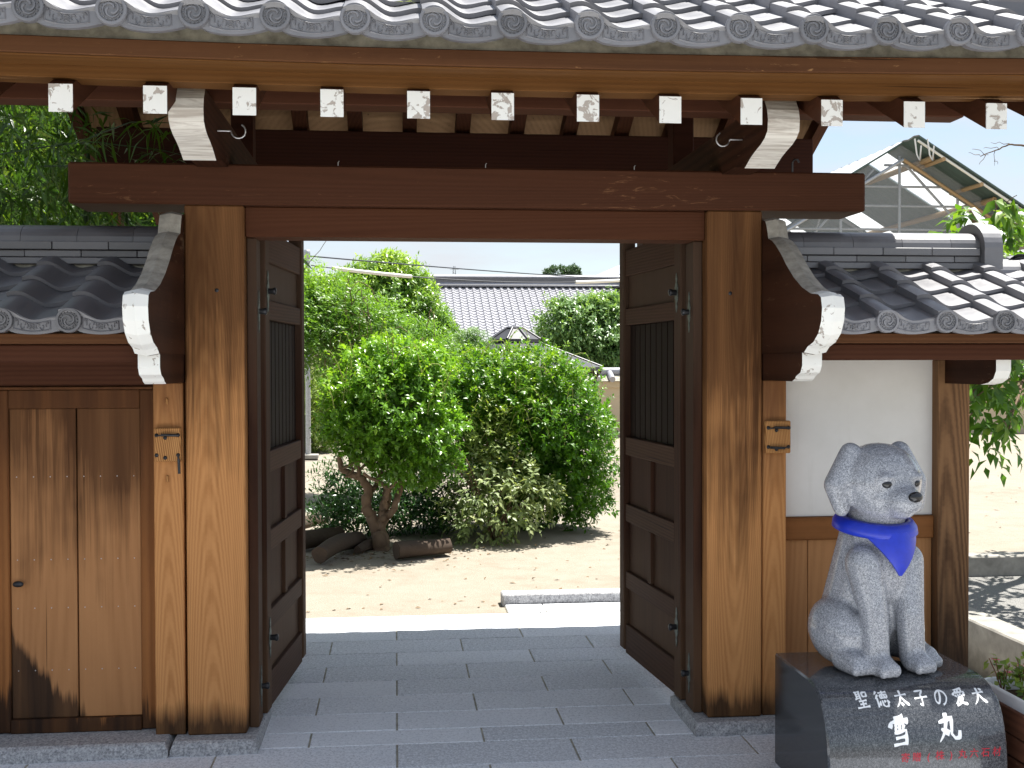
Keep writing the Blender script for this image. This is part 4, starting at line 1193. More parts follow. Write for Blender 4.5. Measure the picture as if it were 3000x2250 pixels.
def font_text(txt, x0, x1, sc, mat, h):
    n = len(txt)
    for i, ch in enumerate(txt):
        if ch == ' ': continue
        cu = bpy.data.curves.new('text', 'FONT'); cu.body = ch; cu.size = 1.0; cu.align_x = 'CENTER'; cu.offset = 0.006
        cu.resolution_u = 3
        to = bpy.data.objects.new('lettering', cu); COL.objects.link(to)
        dg = bpy.context.evaluated_depsgraph_get(); me = bpy.data.meshes.new_from_object(to.evaluated_get(dg))
        bpy.data.objects.remove(to); bpy.data.curves.remove(cu)
        xc = x0 + (x1 - x0) * i / (n - 1)
        for v in me.vertices:
            v.co = on_face(xc + v.co.x * h + v.co.y * h * 0.12, sc - (v.co.y - 0.36) * h - (xc - x0) * 0.03, 0.0007)
        me.materials.clear(); me.materials.append(MATS[mat])
        o = obj('lettering', me, ped); o.location = -PO
font_text('寄贈(株)丸六石材', 1.672, 1.990, s_of(0.190), 'red_letter', 0.032)

# seated stone dog (plain carved figure)
def blob_figure():
    mb = MB()
    def ell(c, r, rot=(0, 0, 0), n=18):
        M_ = Matrix.Translation(c) @ (Matrix.Rotation(rot[2], 4, 'Z') @ Matrix.Rotation(rot[1], 4, 'Y') @ Matrix.Rotation(rot[0], 4, 'X'))
        pr = [(math.sin(math.pi * i / 12) + 1e-4, -math.cos(math.pi * i / 12)) for i in range(13)]
        mb.lathe(pr, n, lambda x, y, z: tuple(M_ @ Vector((x * r[0], y * r[1], z * r[2]))))
    def limb(p, q, r0, r1):
        p, q = Vector(p), Vector(q); k = 9
        for i in range(k + 1):
            t = i / k; c = p.lerp(q, t); r = r0 * (1 - t) + r1 * t
            ell(c, (r, r, r), n=14)
    # torso: upright sit, broad haunches, deep chest, facing -Y
    limb((0, 0.095, 0.16), (0, 0.035, 0.44), 0.150, 0.118)
    ell((0, -0.005, 0.36), (0.125, 0.105, 0.15))
    limb((0, 0.03, 0.44), (0, 0.0, 0.53), 0.108, 0.100)
    for s in (-1, 1):
        ell((s * 0.128, 0.06, 0.125), (0.082, 0.135, 0.118), (0.25, 0, 0))           # thigh
        limb((s * 0.15, -0.02, 0.045), (s * 0.15, -0.085, 0.038), 0.048, 0.042)       # hind foot
        limb((s * 0.088, -0.045, 0.38), (s * 0.075, -0.088, 0.20), 0.066, 0.050)      # fore leg
        limb((s * 0.075, -0.088, 0.20), (s * 0.075, -0.10, 0.055), 0.050, 0.047)
        ell((s * 0.075, -0.125, 0.036), (0.050, 0.060, 0.040))                        # paw
        for k in (-1, 0, 1): ell((s * 0.075 + k * 0.027, -0.172, 0.028), (0.018, 0.020, 0.026))
        for k in (-1, 0, 1): ell((s * 0.15 + k * 0.025, -0.118, 0.026), (0.017, 0.018, 0.023))
    # head: rounded skull, muzzle, hanging ears
    ell((0, -0.01, 0.665), (0.150, 0.145, 0.138))
    ell((0, -0.04, 0.615), (0.128, 0.120, 0.095))
    ell((0, -0.135, 0.608), (0.070, 0.080, 0.055))
    ell((0, -0.125, 0.575), (0.050, 0.062, 0.032))
    for s in (-1, 1):
        ell((s * 0.058, -0.125, 0.69), (0.036, 0.028, 0.018))
        limb((s * 0.105, 0.01, 0.765), (s * 0.166, 0.005, 0.655), 0.040, 0.046)
        limb((s * 0.166, 0.005, 0.655), (s * 0.160, -0.015, 0.575), 0.046, 0.030)
    limb((0.05, 0.20, 0.07), (0.17, 0.17, 0.045), 0.045, 0.035)                       # tail
    return mb
dog = thing('dog_statue', 'grey speckled granite statue of a sitting dog with a blue neckerchief on the black pedestal', 'statue', (1.715, 3.99, 0.410))
dog.rotation_euler = (0, 0, R(14))
raw = blob_figure().build('body', 'statue_granite')
md = raw.modifiers.new('r', 'REMESH'); md.mode = 'VOXEL'; md.voxel_size = 0.0075; md.use_smooth_shade = True
sm = raw.modifiers.new('s', 'SMOOTH'); sm.factor = 0.5; sm.iterations = 7
dg = bpy.context.evaluated_depsgraph_get()
bme = bpy.data.meshes.new_from_object(raw.evaluated_get(dg)); bpy.data.objects.remove(raw)
bme.materials.clear(); bme.materials.append(MATS['statue_granite'])
for p in bme.polygons: p.use_smooth = True
obj('body', bme, dog)
def ellip(name, mat, c, r, rot=0):
    M_ = Matrix.Translation(c) @ Matrix.Rotation(rot, 4, 'Z')
    return MB().lathe([(math.sin(math.pi * i / 10) + 1e-4, -math.cos(math.pi * i / 10)) for i in range(11)], 16, lambda x, y, z: tuple(M_ @ Vector((x * r[0], y * r[1], z * r[2])))).build(name, mat, dog)
for s in (-1, 1): ellip('eye', 'black_stone', (s * 0.062, -0.136, 0.668), (0.018, 0.012, 0.015), s * 0.4)
ellip('nose', 'black_stone', (0, -0.209, 0.628), (0.027, 0.018, 0.019))
# neckerchief: band round the neck and a triangular front
mb = MB()
ring = []
for i in range(40):
    t = 2 * math.pi * i / 40; ring.append((math.cos(t), math.sin(t)))
prof = [(0.116, 0.540), (0.134, 0.534), (0.147, 0.515), (0.150, 0.492), (0.140, 0.486), (0.118, 0.49)]
vs = []; fs = []
for (r_, z) in prof:
    for (cx, sy) in ring: vs.append((cx * r_ * 1.0, 0.012 + sy * r_ * 0.98, z + 0.018 * sy))
for i in range(len(prof)):
    j = (i + 1) % len(prof)
    for k in range(40): fs.append((i * 40 + k, i * 40 + (k + 1) % 40, j * 40 + (k + 1) % 40, j * 40 + k))
mb.add(vs, fs, 0, True)
# front triangle draped on the chest
T = []
for i in range(9):
    v = i / 8
    for k in range(9):
        u = -1 + 2 * k / 8; hw = 0.112 * (1 - v) + 0.004
        x = u * hw; z = 0.495 - 0.15 * v
        y = -0.128 - 0.012 * math.sin(v * 3.1) + 0.55 * x * x / 0.1 * 0.9
        T.append((x, y - 0.006, z))
n = 9
F_ = [(a * n + b_, a * n + b_ + 1, (a + 1) * n + b_ + 1, (a + 1) * n + b_) for a in range(8) for b_ in range(8)]
mb.add(T, F_, 0, True); mb.add([(x, y + 0.008, z) for x, y, z in T], [f[::-1] for f in F_], 0, True)
edge = [k for k in range(9)] + [i * 9 + 8 for i in range(1, 9)] + [8 * 9 + k for k in range(7, -1, -1)] + [i * 9 for i in range(7, 0, -1)]
ev = []
for q in edge: ev += [T[q], (T[q][0], T[q][1] + 0.008, T[q][2])]
m = len(edge)
mb.add(ev, [(2 * i, 2 * i + 1, 2 * ((i + 1) % m) + 1, 2 * ((i + 1) % m)) for i in range(m)], 0)
mb.build('neckerchief', 'blue_paint', dog)

# ------------------------------------------------------------------ foliage
def norm(a): return a / np.maximum(np.linalg.norm(a, axis=1, keepdims=True), 1e-9)
def leaves_mesh(name, mat, pos, axis, nrm, L, W, rv, fold=0.18, curl=0.12, extra=None):
    """one mesh of folded leaves: base, two flanks, mid, tip (4 triangles each)"""
    n = len(pos); axis = norm(axis); side = norm(np.cross(axis, nrm)); nn = np.cross(side, axis)
    L = L[:, None]; W = W[:, None]
    base = pos; mid = pos + axis * L * 0.5; tip = pos + axis * L - nn * L * curl
    l = pos + axis * L * 0.42 + side * W * 0.5 + nn * W * fold; r = pos + axis * L * 0.42 - side * W * 0.5 + nn * W * fold
    V = np.stack([base, l, r, mid, tip], 1).reshape(-1, 3)
    b = np.arange(n)[:, None] * 5
    T = np.stack([b + [0, 2, 3], b + [0, 3, 1], b + [1, 3, 4], b + [3, 2, 4]], 1).reshape(-1, 3)
    rr = np.repeat(rv, 5)
    if extra is not None:
        V2, T2, r2 = extra; T = np.concatenate([T, T2 + len(V)]); V = np.concatenate([V, V2]); rr = np.concatenate([rr, r2])
    me = bpy.data.meshes.new(name)
    me.vertices.add(len(V)); me.vertices.foreach_set('co', V.astype(np.float32).ravel())
    me.loops.add(len(T) * 3); me.loops.foreach_set('vertex_index', T.astype(np.int32).ravel())
    me.polygons.add(len(T)); me.polygons.foreach_set('loop_start', np.arange(0, len(T) * 3, 3, dtype=np.int32))
    at = me.attributes.new('rnd', 'FLOAT', 'POINT'); at.data.foreach_set('value', np.clip(rr, 0, 1).astype(np.float32))
    me.update(calc_edges=True); me.validate()
    me.materials.append(MATS[mat])
    return me
def rdir(n, g=None):
    g = g or rng
    v = g.normal(size=(n, 3)); return norm(v)
def crown(lobes, twigs, per, L, W, tl=0.12, up_=0.35, shell=(0.72, 1.04), seed=0, lv=0.25, droop=0.0, flat=0.66, topb=0.35, wander=0.5, pinnate=False, cut=None):
    """leafy twigs spread over and inside a union of ellipsoid lobes -> leaf arrays"""
    g = np.random.default_rng(seed)
    lob = [(np.array(c, float), np.array(r, float)) for c, r in lobes]
    area = np.array([(r[0] * r[1] + r[1] * r[2] + r[0] * r[2]) for c, r in lob]); area /= area.sum()
    which = g.choice(len(lob), size=int(twigs * 1.9), p=area)
    d = rdir(len(which), g)
    C_ = np.array([c for c, r in lob])[which]; R_ = np.array([r for c, r in lob])[which]
    rad = shell[0] + (shell[1] - shell[0]) * g.random(len(which)) ** 0.6
    lump = 1 + 0.13 * np.sin(d[:, 0] * 7 + which) * np.cos(d[:, 2] * 6 + which * 2) + 0.08 * g.normal(size=len(which)) + np.where(g.random(len(which)) < 0.035, g.uniform(0.05, 0.28, len(which)), 0)
    P = C_ + d * R_ * (rad * lump)[:, None]
    keep = np.ones(len(P), bool)
    for i, (c, r) in enumerate(lob):
        q = np.linalg.norm((P - c) / r, axis=1); keep &= ~((q < shell[0] * 0.85) & (which != i))
    sz = R_.mean(1); hole = np.sin(P[:, 0] / sz * 5.1 + seed) + np.sin(P[:, 1] / sz * 4.3 + 2 * seed) + np.sin(P[:, 2] / sz * 6.2 - seed)
    keep &= (hole > -1.15) | (g.random(len(P)) < 0.30)
    if cut is not None: keep &= cut(P)
    P = P[keep][:twigs]; d = (d / R_ * R_.mean(1, keepdims=True))[keep][:twigs]; d = norm(d)
    m = len(P)
    ax = norm(d * 0.8 + np.array([0, 0, up_]) + g.normal(size=(m, 3)) * wander * 0.6)
    zc = np.array([c[2] for c, r in lob]); zmin = min(c[2] - r[2] for c, r in lob); zmax = max(c[2] + r[2] for c, r in lob)
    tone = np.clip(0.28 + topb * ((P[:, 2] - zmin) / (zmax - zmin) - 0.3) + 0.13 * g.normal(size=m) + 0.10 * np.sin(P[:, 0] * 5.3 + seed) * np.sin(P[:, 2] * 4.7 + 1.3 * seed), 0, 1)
    A, B_, Nn, LL, WW, RV = [], [], [], [], [], []
    perp = norm(np.cross(ax, np.array([0.3, 0.2, 0.9]) + g.normal(size=(m, 3)) * 0.2)); per2 = np.cross(ax, perp)
    for j in range(per):
        t = (j + 0.5) / per
        an = 2.4 * j + g.random(m) * 0.8
        if pinnate: an = np.full(m, 0.0 if j % 2 else math.pi) + g.normal(size=m) * 0.25
        rad_ = perp * np.cos(an)[:, None] + per2 * np.sin(an)[:, None]
        pos = P + ax * (tl * t) - np.array([0, 0, droop]) * (t * t * tl)
        dirn = norm(ax * (0.55 if j < per - 1 else 1.6) + rad_ * 0.9 + np.array([0, 0, -droop * 0.8]) + g.normal(size=(m, 3)) * 0.18)
        nn = norm(np.array([0, 0, 1.0]) * flat + rdir(m, g) * (1 - flat) + ax * 0.35 - dirn * 0.2)
        s = g.uniform(0.7, 1.2, m) * (1.0 if j < per - 1 else 0.8)
        A.append(pos); B_.append(dirn); Nn.append(nn); LL.append(L * s); WW.append(W * s * g.uniform(0.85, 1.15, m))
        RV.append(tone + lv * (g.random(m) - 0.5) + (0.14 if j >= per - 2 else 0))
    return [np.concatenate(x) for x in (A, B_, Nn)] + [np.concatenate(x) for x in (LL, WW, RV)]
def fill(lobes, n, L, W, seed, tone=0.1):  # inner leaves take a low tone: shade inside the crown put into colour
    g = np.random.default_rng(seed); out = []
    P = []
    for (c, r), k in zip(lobes, np.array([r[0] * r[1] * r[2] for c, r in lobes]) / sum(r[0] * r[1] * r[2] for c, r in lobes) * n):
        k = int(k); d = rdir(k, g) * (g.random(k)[:, None] ** 0.4) * 0.8; P.append(np.array(c) + d * np.array(r))
    P = np.concatenate(P); m = len(P)
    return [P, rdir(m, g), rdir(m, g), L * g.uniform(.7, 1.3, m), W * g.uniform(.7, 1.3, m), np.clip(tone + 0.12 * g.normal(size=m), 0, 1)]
def cat(*arr): return [np.concatenate([a[i] for a in arr]) for i in range(6)]
def plant(name, label, category, base, trunk_mb, trunk_mat, leaf, arrs, group=None, trunk_name='trunk', crown_name='crown', **kw):
    t = thing(name, label, category, base, group); b0 = Vector(base)
    if trunk_mb: o = trunk_mb.build(trunk_name, trunk_mat, t); o.location = -b0
    me = leaves_mesh(crown_name, leaf, *arrs, **kw); o = obj(crown_name, me, t); o.location = -b0; o['kind'] = 'stuff'
    return t
def PX(px, py, Y):      # a measured direction of the photograph at a chosen distance -> a place
    d = fw + rt2 * ((px - 1106.0) / 2500.0) - up2 * ((py - 829.5) / 2500.0)
    k = Y / d.y; return Vector((d.x * k, Y, 1.5 + d.z * k))
def branch(mb, pts, r0, r1, n=9, k=4, jit=0.01, seed=0):
    r = random.Random(seed); P = [Vector(p) for p in pts]; dense = []
    for i in range(len(P) - 1):
        p0, p1, p2, p3 = P[max(i - 1, 0)], P[i], P[i + 1], P[min(i + 2, len(P) - 1)]
        for j in range(k):
            t = j / k
            dense.append(0.5 * ((2 * p1) + (p2 - p0) * t + (2 * p0 - 5 * p1 + 4 * p2 - p3) * t * t + (3 * p1 - p0 - 3 * p2 + p3) * t ** 3) + Vector((r.uniform(-jit, jit), r.uniform(-jit, jit), r.uniform(-jit, jit))))
    dense.append(P[-1]); m = len(dense)
    mb.tube(dense, [(r0 + (r1 - r0) * (i / (m - 1)) ** 0.8) * (1 + 0.08 * r.uniform(-1, 1)) for i in range(m)], n)

# --- near left shrub-tree with forked trunk
YT = 9.25
tr = MB(); B_ = lambda *q: [PX(x, y, YT + dy) for x, y, dy in q]
branch(tr, B_((826, 1196, 0), (822, 1170, 0), (815, 1142, 0)), 0.085, 0.062, 11, seed=1)
branch(tr, B_((815, 1146, 0), (803, 1120, 0), (792, 1090, 0), (793, 1060, 0), (786, 1040, 0), (762, 1026, 0.05), (738, 1014, 0.05), (735, 985, 0.05)), 0.055, 0.020, 9, seed=2)
branch(tr, B_((817, 1146, 0), (828, 1118, 0), (832, 1095, 0.02), (835, 1070, 0.05), (838, 1052, 0.1)), 0.055, 0.030, 9, seed=3)
branch(tr, B_((826, 1122, -0.03), (845, 1108, -0.05), (855, 1082, -0.05), (862, 1060, 0), (866, 1035, 0)), 0.034, 0.022, 8, seed=4)
branch(tr, B_((832, 1100, -0.05), (834, 1070, -0.08), (838, 1058, -0.1), (815, 1040, -0.1), (785, 1022, -0.1)), 0.026, 0.013, 8, seed=5)
branch(tr, B_((838, 1056, -0.1), (852, 1045, -0.1), (858, 1030, -0.1)), 0.018, 0.010, 7, seed=6)
branch(tr, B_((793, 1062, 0), (812, 1048, 0.1), (830, 1010, 0.2)), 0.028, 0.015, 7, seed=7)
branch(tr, B_((770, 1030, 0.03), (776, 1010, 0), (768, 980, -0.05)), 0.024, 0.012, 7, seed=8)
for i in range(16):
    g_ = random.Random(50 + i); a = PX(g_.uniform(735, 870), g_.uniform(985, 1035), YT + g_.uniform(-0.1, 0.2)); b2 = PX(g_.uniform(700, 960), g_.uniform(800, 960), YT + g_.uniform(-0.35, 0.5))
    branch(tr, [a, a.lerp(b2, 0.5) + Vector((g_.uniform(-.08, .08), 0, 0.05)), b2], 0.012, 0.004, 5, seed=60 + i)
def LB(px, py, rx, rz, Y, ry): c = PX(px, py, Y); s = Y / 2500.0; return (tuple(c), (rx * s, ry, rz * s))
lob = [LB(835, 885, 128, 118, 9.3, 0.48), (LB(800, 915, 92, 72, 9.25, 0.40)), LB(900, 950, 92, 85, 9.2, 0.36), LB(778, 870, 68, 80, 9.4, 0.38), LB(880, 815, 88, 62, 9.4, 0.36), LB(920, 800, 48, 44, 9.6, 0.3), LB(835, 775, 62, 42, 9.5, 0.32), LB(790, 800, 50, 40, 9.4, 0.3), LB(890, 990, 85, 55, 9.2, 0.30)]
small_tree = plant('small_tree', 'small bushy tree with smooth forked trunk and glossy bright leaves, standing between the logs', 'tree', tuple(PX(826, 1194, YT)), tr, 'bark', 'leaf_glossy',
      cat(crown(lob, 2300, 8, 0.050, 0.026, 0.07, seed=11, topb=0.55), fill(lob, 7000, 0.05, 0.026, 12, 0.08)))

# --- right clipped round bush
lob = [LB(1140, 915, 166, 140, 10.3, 0.62), LB(1215, 965, 108, 140, 10.2, 0.5), LB(1060, 850, 105, 90, 10.3, 0.5), LB(1150, 822, 108, 60, 10.3, 0.42), LB(1240, 1040, 78, 85, 10.2, 0.4), LB(1020, 900, 72, 110, 10.2, 0.36), LB(1010, 830, 45, 45, 10.4, 0.3), LB(1140, 1040, 120, 95, 10.4, 0.5)]
tr = MB()
for i in range(9):
    g_ = random.Random(90 + i); a = PX(1090 + g_.uniform(-22, 22), 1165, 10.2 + g_.uniform(-.1, .1)); b2 = PX(1130 + g_.uniform(-120, 120), g_.uniform(850, 1000), 10.3 + g_.uniform(-.3, .3))
    branch(tr, [a, a.lerp(b2, 0.5) + Vector((0, 0, 0.08)), b2], 0.026, 0.008, 7, seed=i)
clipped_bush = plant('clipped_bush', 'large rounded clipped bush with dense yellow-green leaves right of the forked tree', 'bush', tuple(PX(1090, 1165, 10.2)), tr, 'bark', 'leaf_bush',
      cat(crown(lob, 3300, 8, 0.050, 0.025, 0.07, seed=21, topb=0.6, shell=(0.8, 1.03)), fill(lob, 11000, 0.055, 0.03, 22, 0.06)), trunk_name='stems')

# long stray shoots and climbing tendrils over the bushes
def shoots(t, spots, leaf, Lf, Wf, seed):
    g_ = random.Random(seed); gg = np.random.default_rng(seed); b0 = Vector(t.location); A = [[] for _ in range(6)]
    for (p, dx, dz, n) in spots:
        a = PX(*p); dy = g_.uniform(-0.12, 0.05)
        pts = [a, a + Vector((dx * 0.35, dy * .4, dz * 0.55 + 0.05)), a + Vector((dx * 0.75, dy * .8, dz + 0.02)), a + Vector((dx, dy, dz - 0.10))]
        mb = MB(); branch(mb, pts, 0.0045, 0.0018, 5, jit=0.006, seed=g_.randint(0, 999)); o = mb.build('shoot', 'vine_stem', t); o.location = -b0
        for k in range(n):
            u = (k + 0.5) / n * 3; i = min(2, int(u)); q = pts[i].lerp(pts[i + 1], u - i); d = (pts[i + 1] - pts[i]).normalized(); sd = Vector((g_.uniform(-1, 1), g_.uniform(-1, .3), g_.uniform(-.2, .6))).normalized()
            for l, v in zip(A, (list(q), list(d * .5 + sd), list(Vector((0, 0, 1)) + sd * .2), Lf * g_.uniform(.6, 1.2), Wf * g_.uniform(.7, 1.2), g_.uniform(.4, 1))): l.append(v)
    o = obj('shoot_leaves', leaves_mesh('shoot_leaves', leaf, *[np.array(l, float) for l in A]), t); o.location = -b0; o['kind'] = 'stuff'
gs = random.Random(77)
sp = [((gs.uniform(720, 960), gs.uniform(760, 900), 8.95), gs.uniform(-.22, .26), gs.uniform(.06, .26), 9) for _ in range(16)]
shoots(small_tree, sp, 'leaf_glossy', 0.05, 0.024, 5)
sp = [((gs.uniform(1000, 1290), gs.uniform(745, 960), 9.75), gs.uniform(-.2, .3), gs.uniform(-.05, .22), 9) for _ in range(22)]
shoots(clipped_bush, sp, 'leaf_bush', 0.05, 0.022, 6)

# --- pale dull-leaved bush in front
lob = [LB(1060, 1085, 95, 75, 9.55, 0.30), LB(1120, 1060, 70, 70, 9.6, 0.28), LB(1010, 1060, 48, 60, 9.6, 0.24), LB(1075, 1005, 55, 60, 9.7, 0.24), LB(1030, 1130, 60, 38, 9.5, 0.22), LB(1170, 1075, 35, 40, 9.6, 0.2)]
tr = MB()
for i in range(10):
    g_ = random.Random(190 + i); a = PX(1065 + g_.uniform(-14, 14), 1172, 9.6); b2 = PX(1070 + g_.uniform(-110, 120), g_.uniform(960, 1110), 9.55 + g_.uniform(-.2, .2))
    branch(tr, [a, a.lerp(b2, 0.5) + Vector((0, 0, 0.10)), b2], 0.011, 0.004, 6, seed=i)
plant('pale_shrub', 'loose shrub with dull pale green leaves in front of the round bush', 'shrub', tuple(PX(1065, 1172, 9.6)), tr, 'bark', 'leaf_pale',
      crown(lob, 420, 7, 0.066, 0.031, 0.13, seed=31, shell=(0.3, 1.08), topb=0.2, droop=0.5, lv=0.5), trunk_name='stems')
# yellow new growth sprig in between
lob = [LB(1045, 930, 42, 55, 9.75, 0.16), LB(1080, 960, 35, 40, 9.75, 0.14)]
plant('yellow_sprig', 'sprig of yellow-green young leaves growing up between the two bushes', 'shrub', tuple(PX(1060, 1170, 9.75)), MB().tube([PX(1060, 1170, 9.75), PX(1058, 1050, 9.75), PX(1050, 920, 9.75)], [0.01, 0.007, 0.003], 6), 'bark', 'leaf_conifer',
      crown(lob, 120, 7, 0.055, 0.022, 0.12, seed=33, shell=(0.3, 1.05), topb=0.6), trunk_name='stem')
# --- dark narrow-leaved undergrowth behind the trunk
lob = [LB(745, 1075, 62, 95, 9.9, 0.3), LB(800, 1100, 95, 75, 10.0, 0.35), LB(895, 1100, 90, 75, 10.0, 0.35), LB(960, 1090, 70, 80, 10.0, 0.3), LB(705, 1110, 35, 45, 9.8, 0.18)]
plant('dark_shrub', 'dark shrub with narrow leaves in the shade behind the forked trunk', 'shrub', tuple(PX(830, 1180, 9.95)), MB().tube([PX(830, 1182, 9.95), PX(832, 1120, 9.95), PX(835, 1060, 9.95)], [0.03, 0.02, 0.01], 7), 'bark', 'leaf_dark',
      cat(crown(lob, 900, 7, 0.065, 0.016, 0.10, seed=41, shell=(0.4, 1.06), topb=0.3), fill(lob, 2500, 0.07, 0.02, 42, 0.1)), trunk_name='stem')

# --- wisteria over a pipe trellis, upper left of the opening
lob = [LB(700, 705, 100, 80, 13.0, 0.8), LB(640, 685, 80, 80, 12.6, 0.7), LB(790, 735, 110, 70, 13.2, 0.7), LB(880, 760, 85, 55, 13.4, 0.6), LB(700, 650, 70, 45, 13.2, 0.5), LB(760, 690, 80, 45, 13.3, 0.5), LB(650, 620, 38, 45, 12.8, 0.3), LB(930, 780, 50, 40, 13.3, 0.4), LB(590, 690, 80, 90, 12.6, 0.8)]
tr = MB()
for i, (px, yb) in enumerate(((590, 1010), (758, 1010), (800, 1000))):
    tr.tube([PX(px, yb, 13.0 + 0.3 * i), PX(px, 700, 13.0 + 0.3 * i)], 0.028, 8)
tr.tube([PX(560, 735, 13.0), PX(950, 760, 13.4)], 0.022, 7)
gv = random.Random(5)
for i in range(26):      # looping free shoots
    a = PX(gv.uniform(640, 930), gv.uniform(630, 800), 12.6); dx = gv.uniform(-0.5, 0.7)
    pts = [a, a + Vector((dx * 0.4, -0.1, gv.uniform(0.0, 0.25))), a + Vector((dx * 0.8, -0.15, gv.uniform(-0.1, 0.2))), a + Vector((dx, -0.2, gv.uniform(-0.45, 0.0)))]
    branch(tr, pts, 0.006, 0.0025, 5, jit=0.015, seed=i)
sh = [PX(640, 612, 12.4), PX(652, 590, 12.4), PX(672, 565, 12.4), PX(705, 520, 12.4)]
branch(tr, sh, 0.006, 0.003, 5, jit=0.01, seed=3)
plant('wisteria', 'tangled climbing wisteria spreading over its pole frame at the left of the opening', 'climber', tuple(PX(758, 1000, 13.0)), tr, 'bark', 'leaf_vine',
      cat(crown(lob, 2600, 11, 0.062, 0.020, 0.24, seed=51, shell=(0.65, 1.08), topb=0.5, droop=0.35, pinnate=True, wander=0.9), fill(lob, 6000, 0.08, 0.03, 52, 0.12)), trunk_name='stems')
# --- yellow-green conifer bush far left
lob = [LB(640, 900, 65, 82, 20.0, 0.9), LB(675, 870, 50, 72, 20.2, 0.7), LB(600, 900, 70, 80, 20.0, 0.9), LB(690, 930, 38, 52, 20.2, 0.6)]
plant('conifer_bush', 'feathery yellow-green bush behind the pale pole at the left door', 'bush', tuple(PX(640, 980, 20.0)), MB().tube([PX(640, 982, 20.0), PX(640, 900, 20.0)], [0.06, 0.03], 7), 'bark', 'leaf_conifer',
      cat(crown(lob, 2400, 8, 0.085, 0.020, 0.16, seed=61, up_=0.7, topb=0.4), fill(lob, 3500, 0.12, 0.06, 62, 0.15)))
# --- camphor tree behind the wisteria
lob = [LB(835, 640, 75, 75, 24.0, 0.9), LB(850, 600, 42, 42, 24.0, 0.5), LB(790, 640, 55, 50, 24.0, 0.6), LB(905, 690, 55, 60, 23.8, 0.7), LB(925, 730, 45, 50, 23.8, 0.6), LB(770, 620, 30, 32, 24.0, 0.4), LB(850, 720, 90, 70, 24.0, 1.0), LB(905, 630, 22, 35, 24.0, 0.35), LB(960, 770, 45, 45, 23.6, 0.6)]
tr = MB(); branch(tr, [PX(870, 975, 24), PX(865, 850, 24), PX(850, 700, 24), PX(845, 600, 24)], 0.16, 0.04, 8)
plant('camphor_tree', 'tall light green tree rising above the wisteria in front of the tiled roof', 'tree', tuple(PX(870, 975, 24)), tr, 'bark', 'leaf_camphor',
      cat(crown(lob, 3000, 8, 0.125, 0.05, 0.24, seed=71, droop=0.3, topb=0.7), fill(lob, 5000, 0.15, 0.07, 72, 0.15)))
# --- grey-green round tree at the right
lob = [LB(1275, 735, 95, 80, 26.0, 1.0), LB(1330, 720, 75, 75, 26.2, 0.9), LB(1225, 700, 55, 48, 26.0, 0.6), LB(1310, 680, 60, 38, 26.0, 0.6), LB(1330, 780, 70, 45, 26, 0.8), LB(1390, 740, 70, 80, 26.2, 0.9)]
tr = MB(); branch(tr, [PX(1300, 960, 26), PX(1300, 850, 26), PX(1295, 740, 26)], 0.14, 0.05, 8)
plant('round_tree', 'round grey-green tree in front of the tiled roof, at the right door leaf', 'tree', tuple(PX(1300, 960, 26)), tr, 'bark', 'leaf_grey',
      cat(crown(lob, 3000, 8, 0.13, 0.06, 0.22, seed=81, droop=0.4, topb=0.45), fill(lob, 5000, 0.16, 0.08, 82, 0.12)))
# --- small clipped pine behind the bushes
lob = [LB(1015, 745, 42, 28, 17.0, 0.28), LB(1000, 760, 40, 20, 17.0, 0.26)]
plant('clipped_pine', 'dark round clipped pine top showing just above the bushes', 'tree', tuple(PX(1012, 990, 17.0)), MB().tube([PX(1012, 992, 17), PX(1012, 750, 17)], [0.06, 0.03], 7), 'bark', 'leaf_grey',
      cat(crown(lob, 700, 9, 0.06, 0.008, 0.05, seed=85, up_=0.9), fill(lob, 1500, 0.08, 0.03, 86, 0.1)))

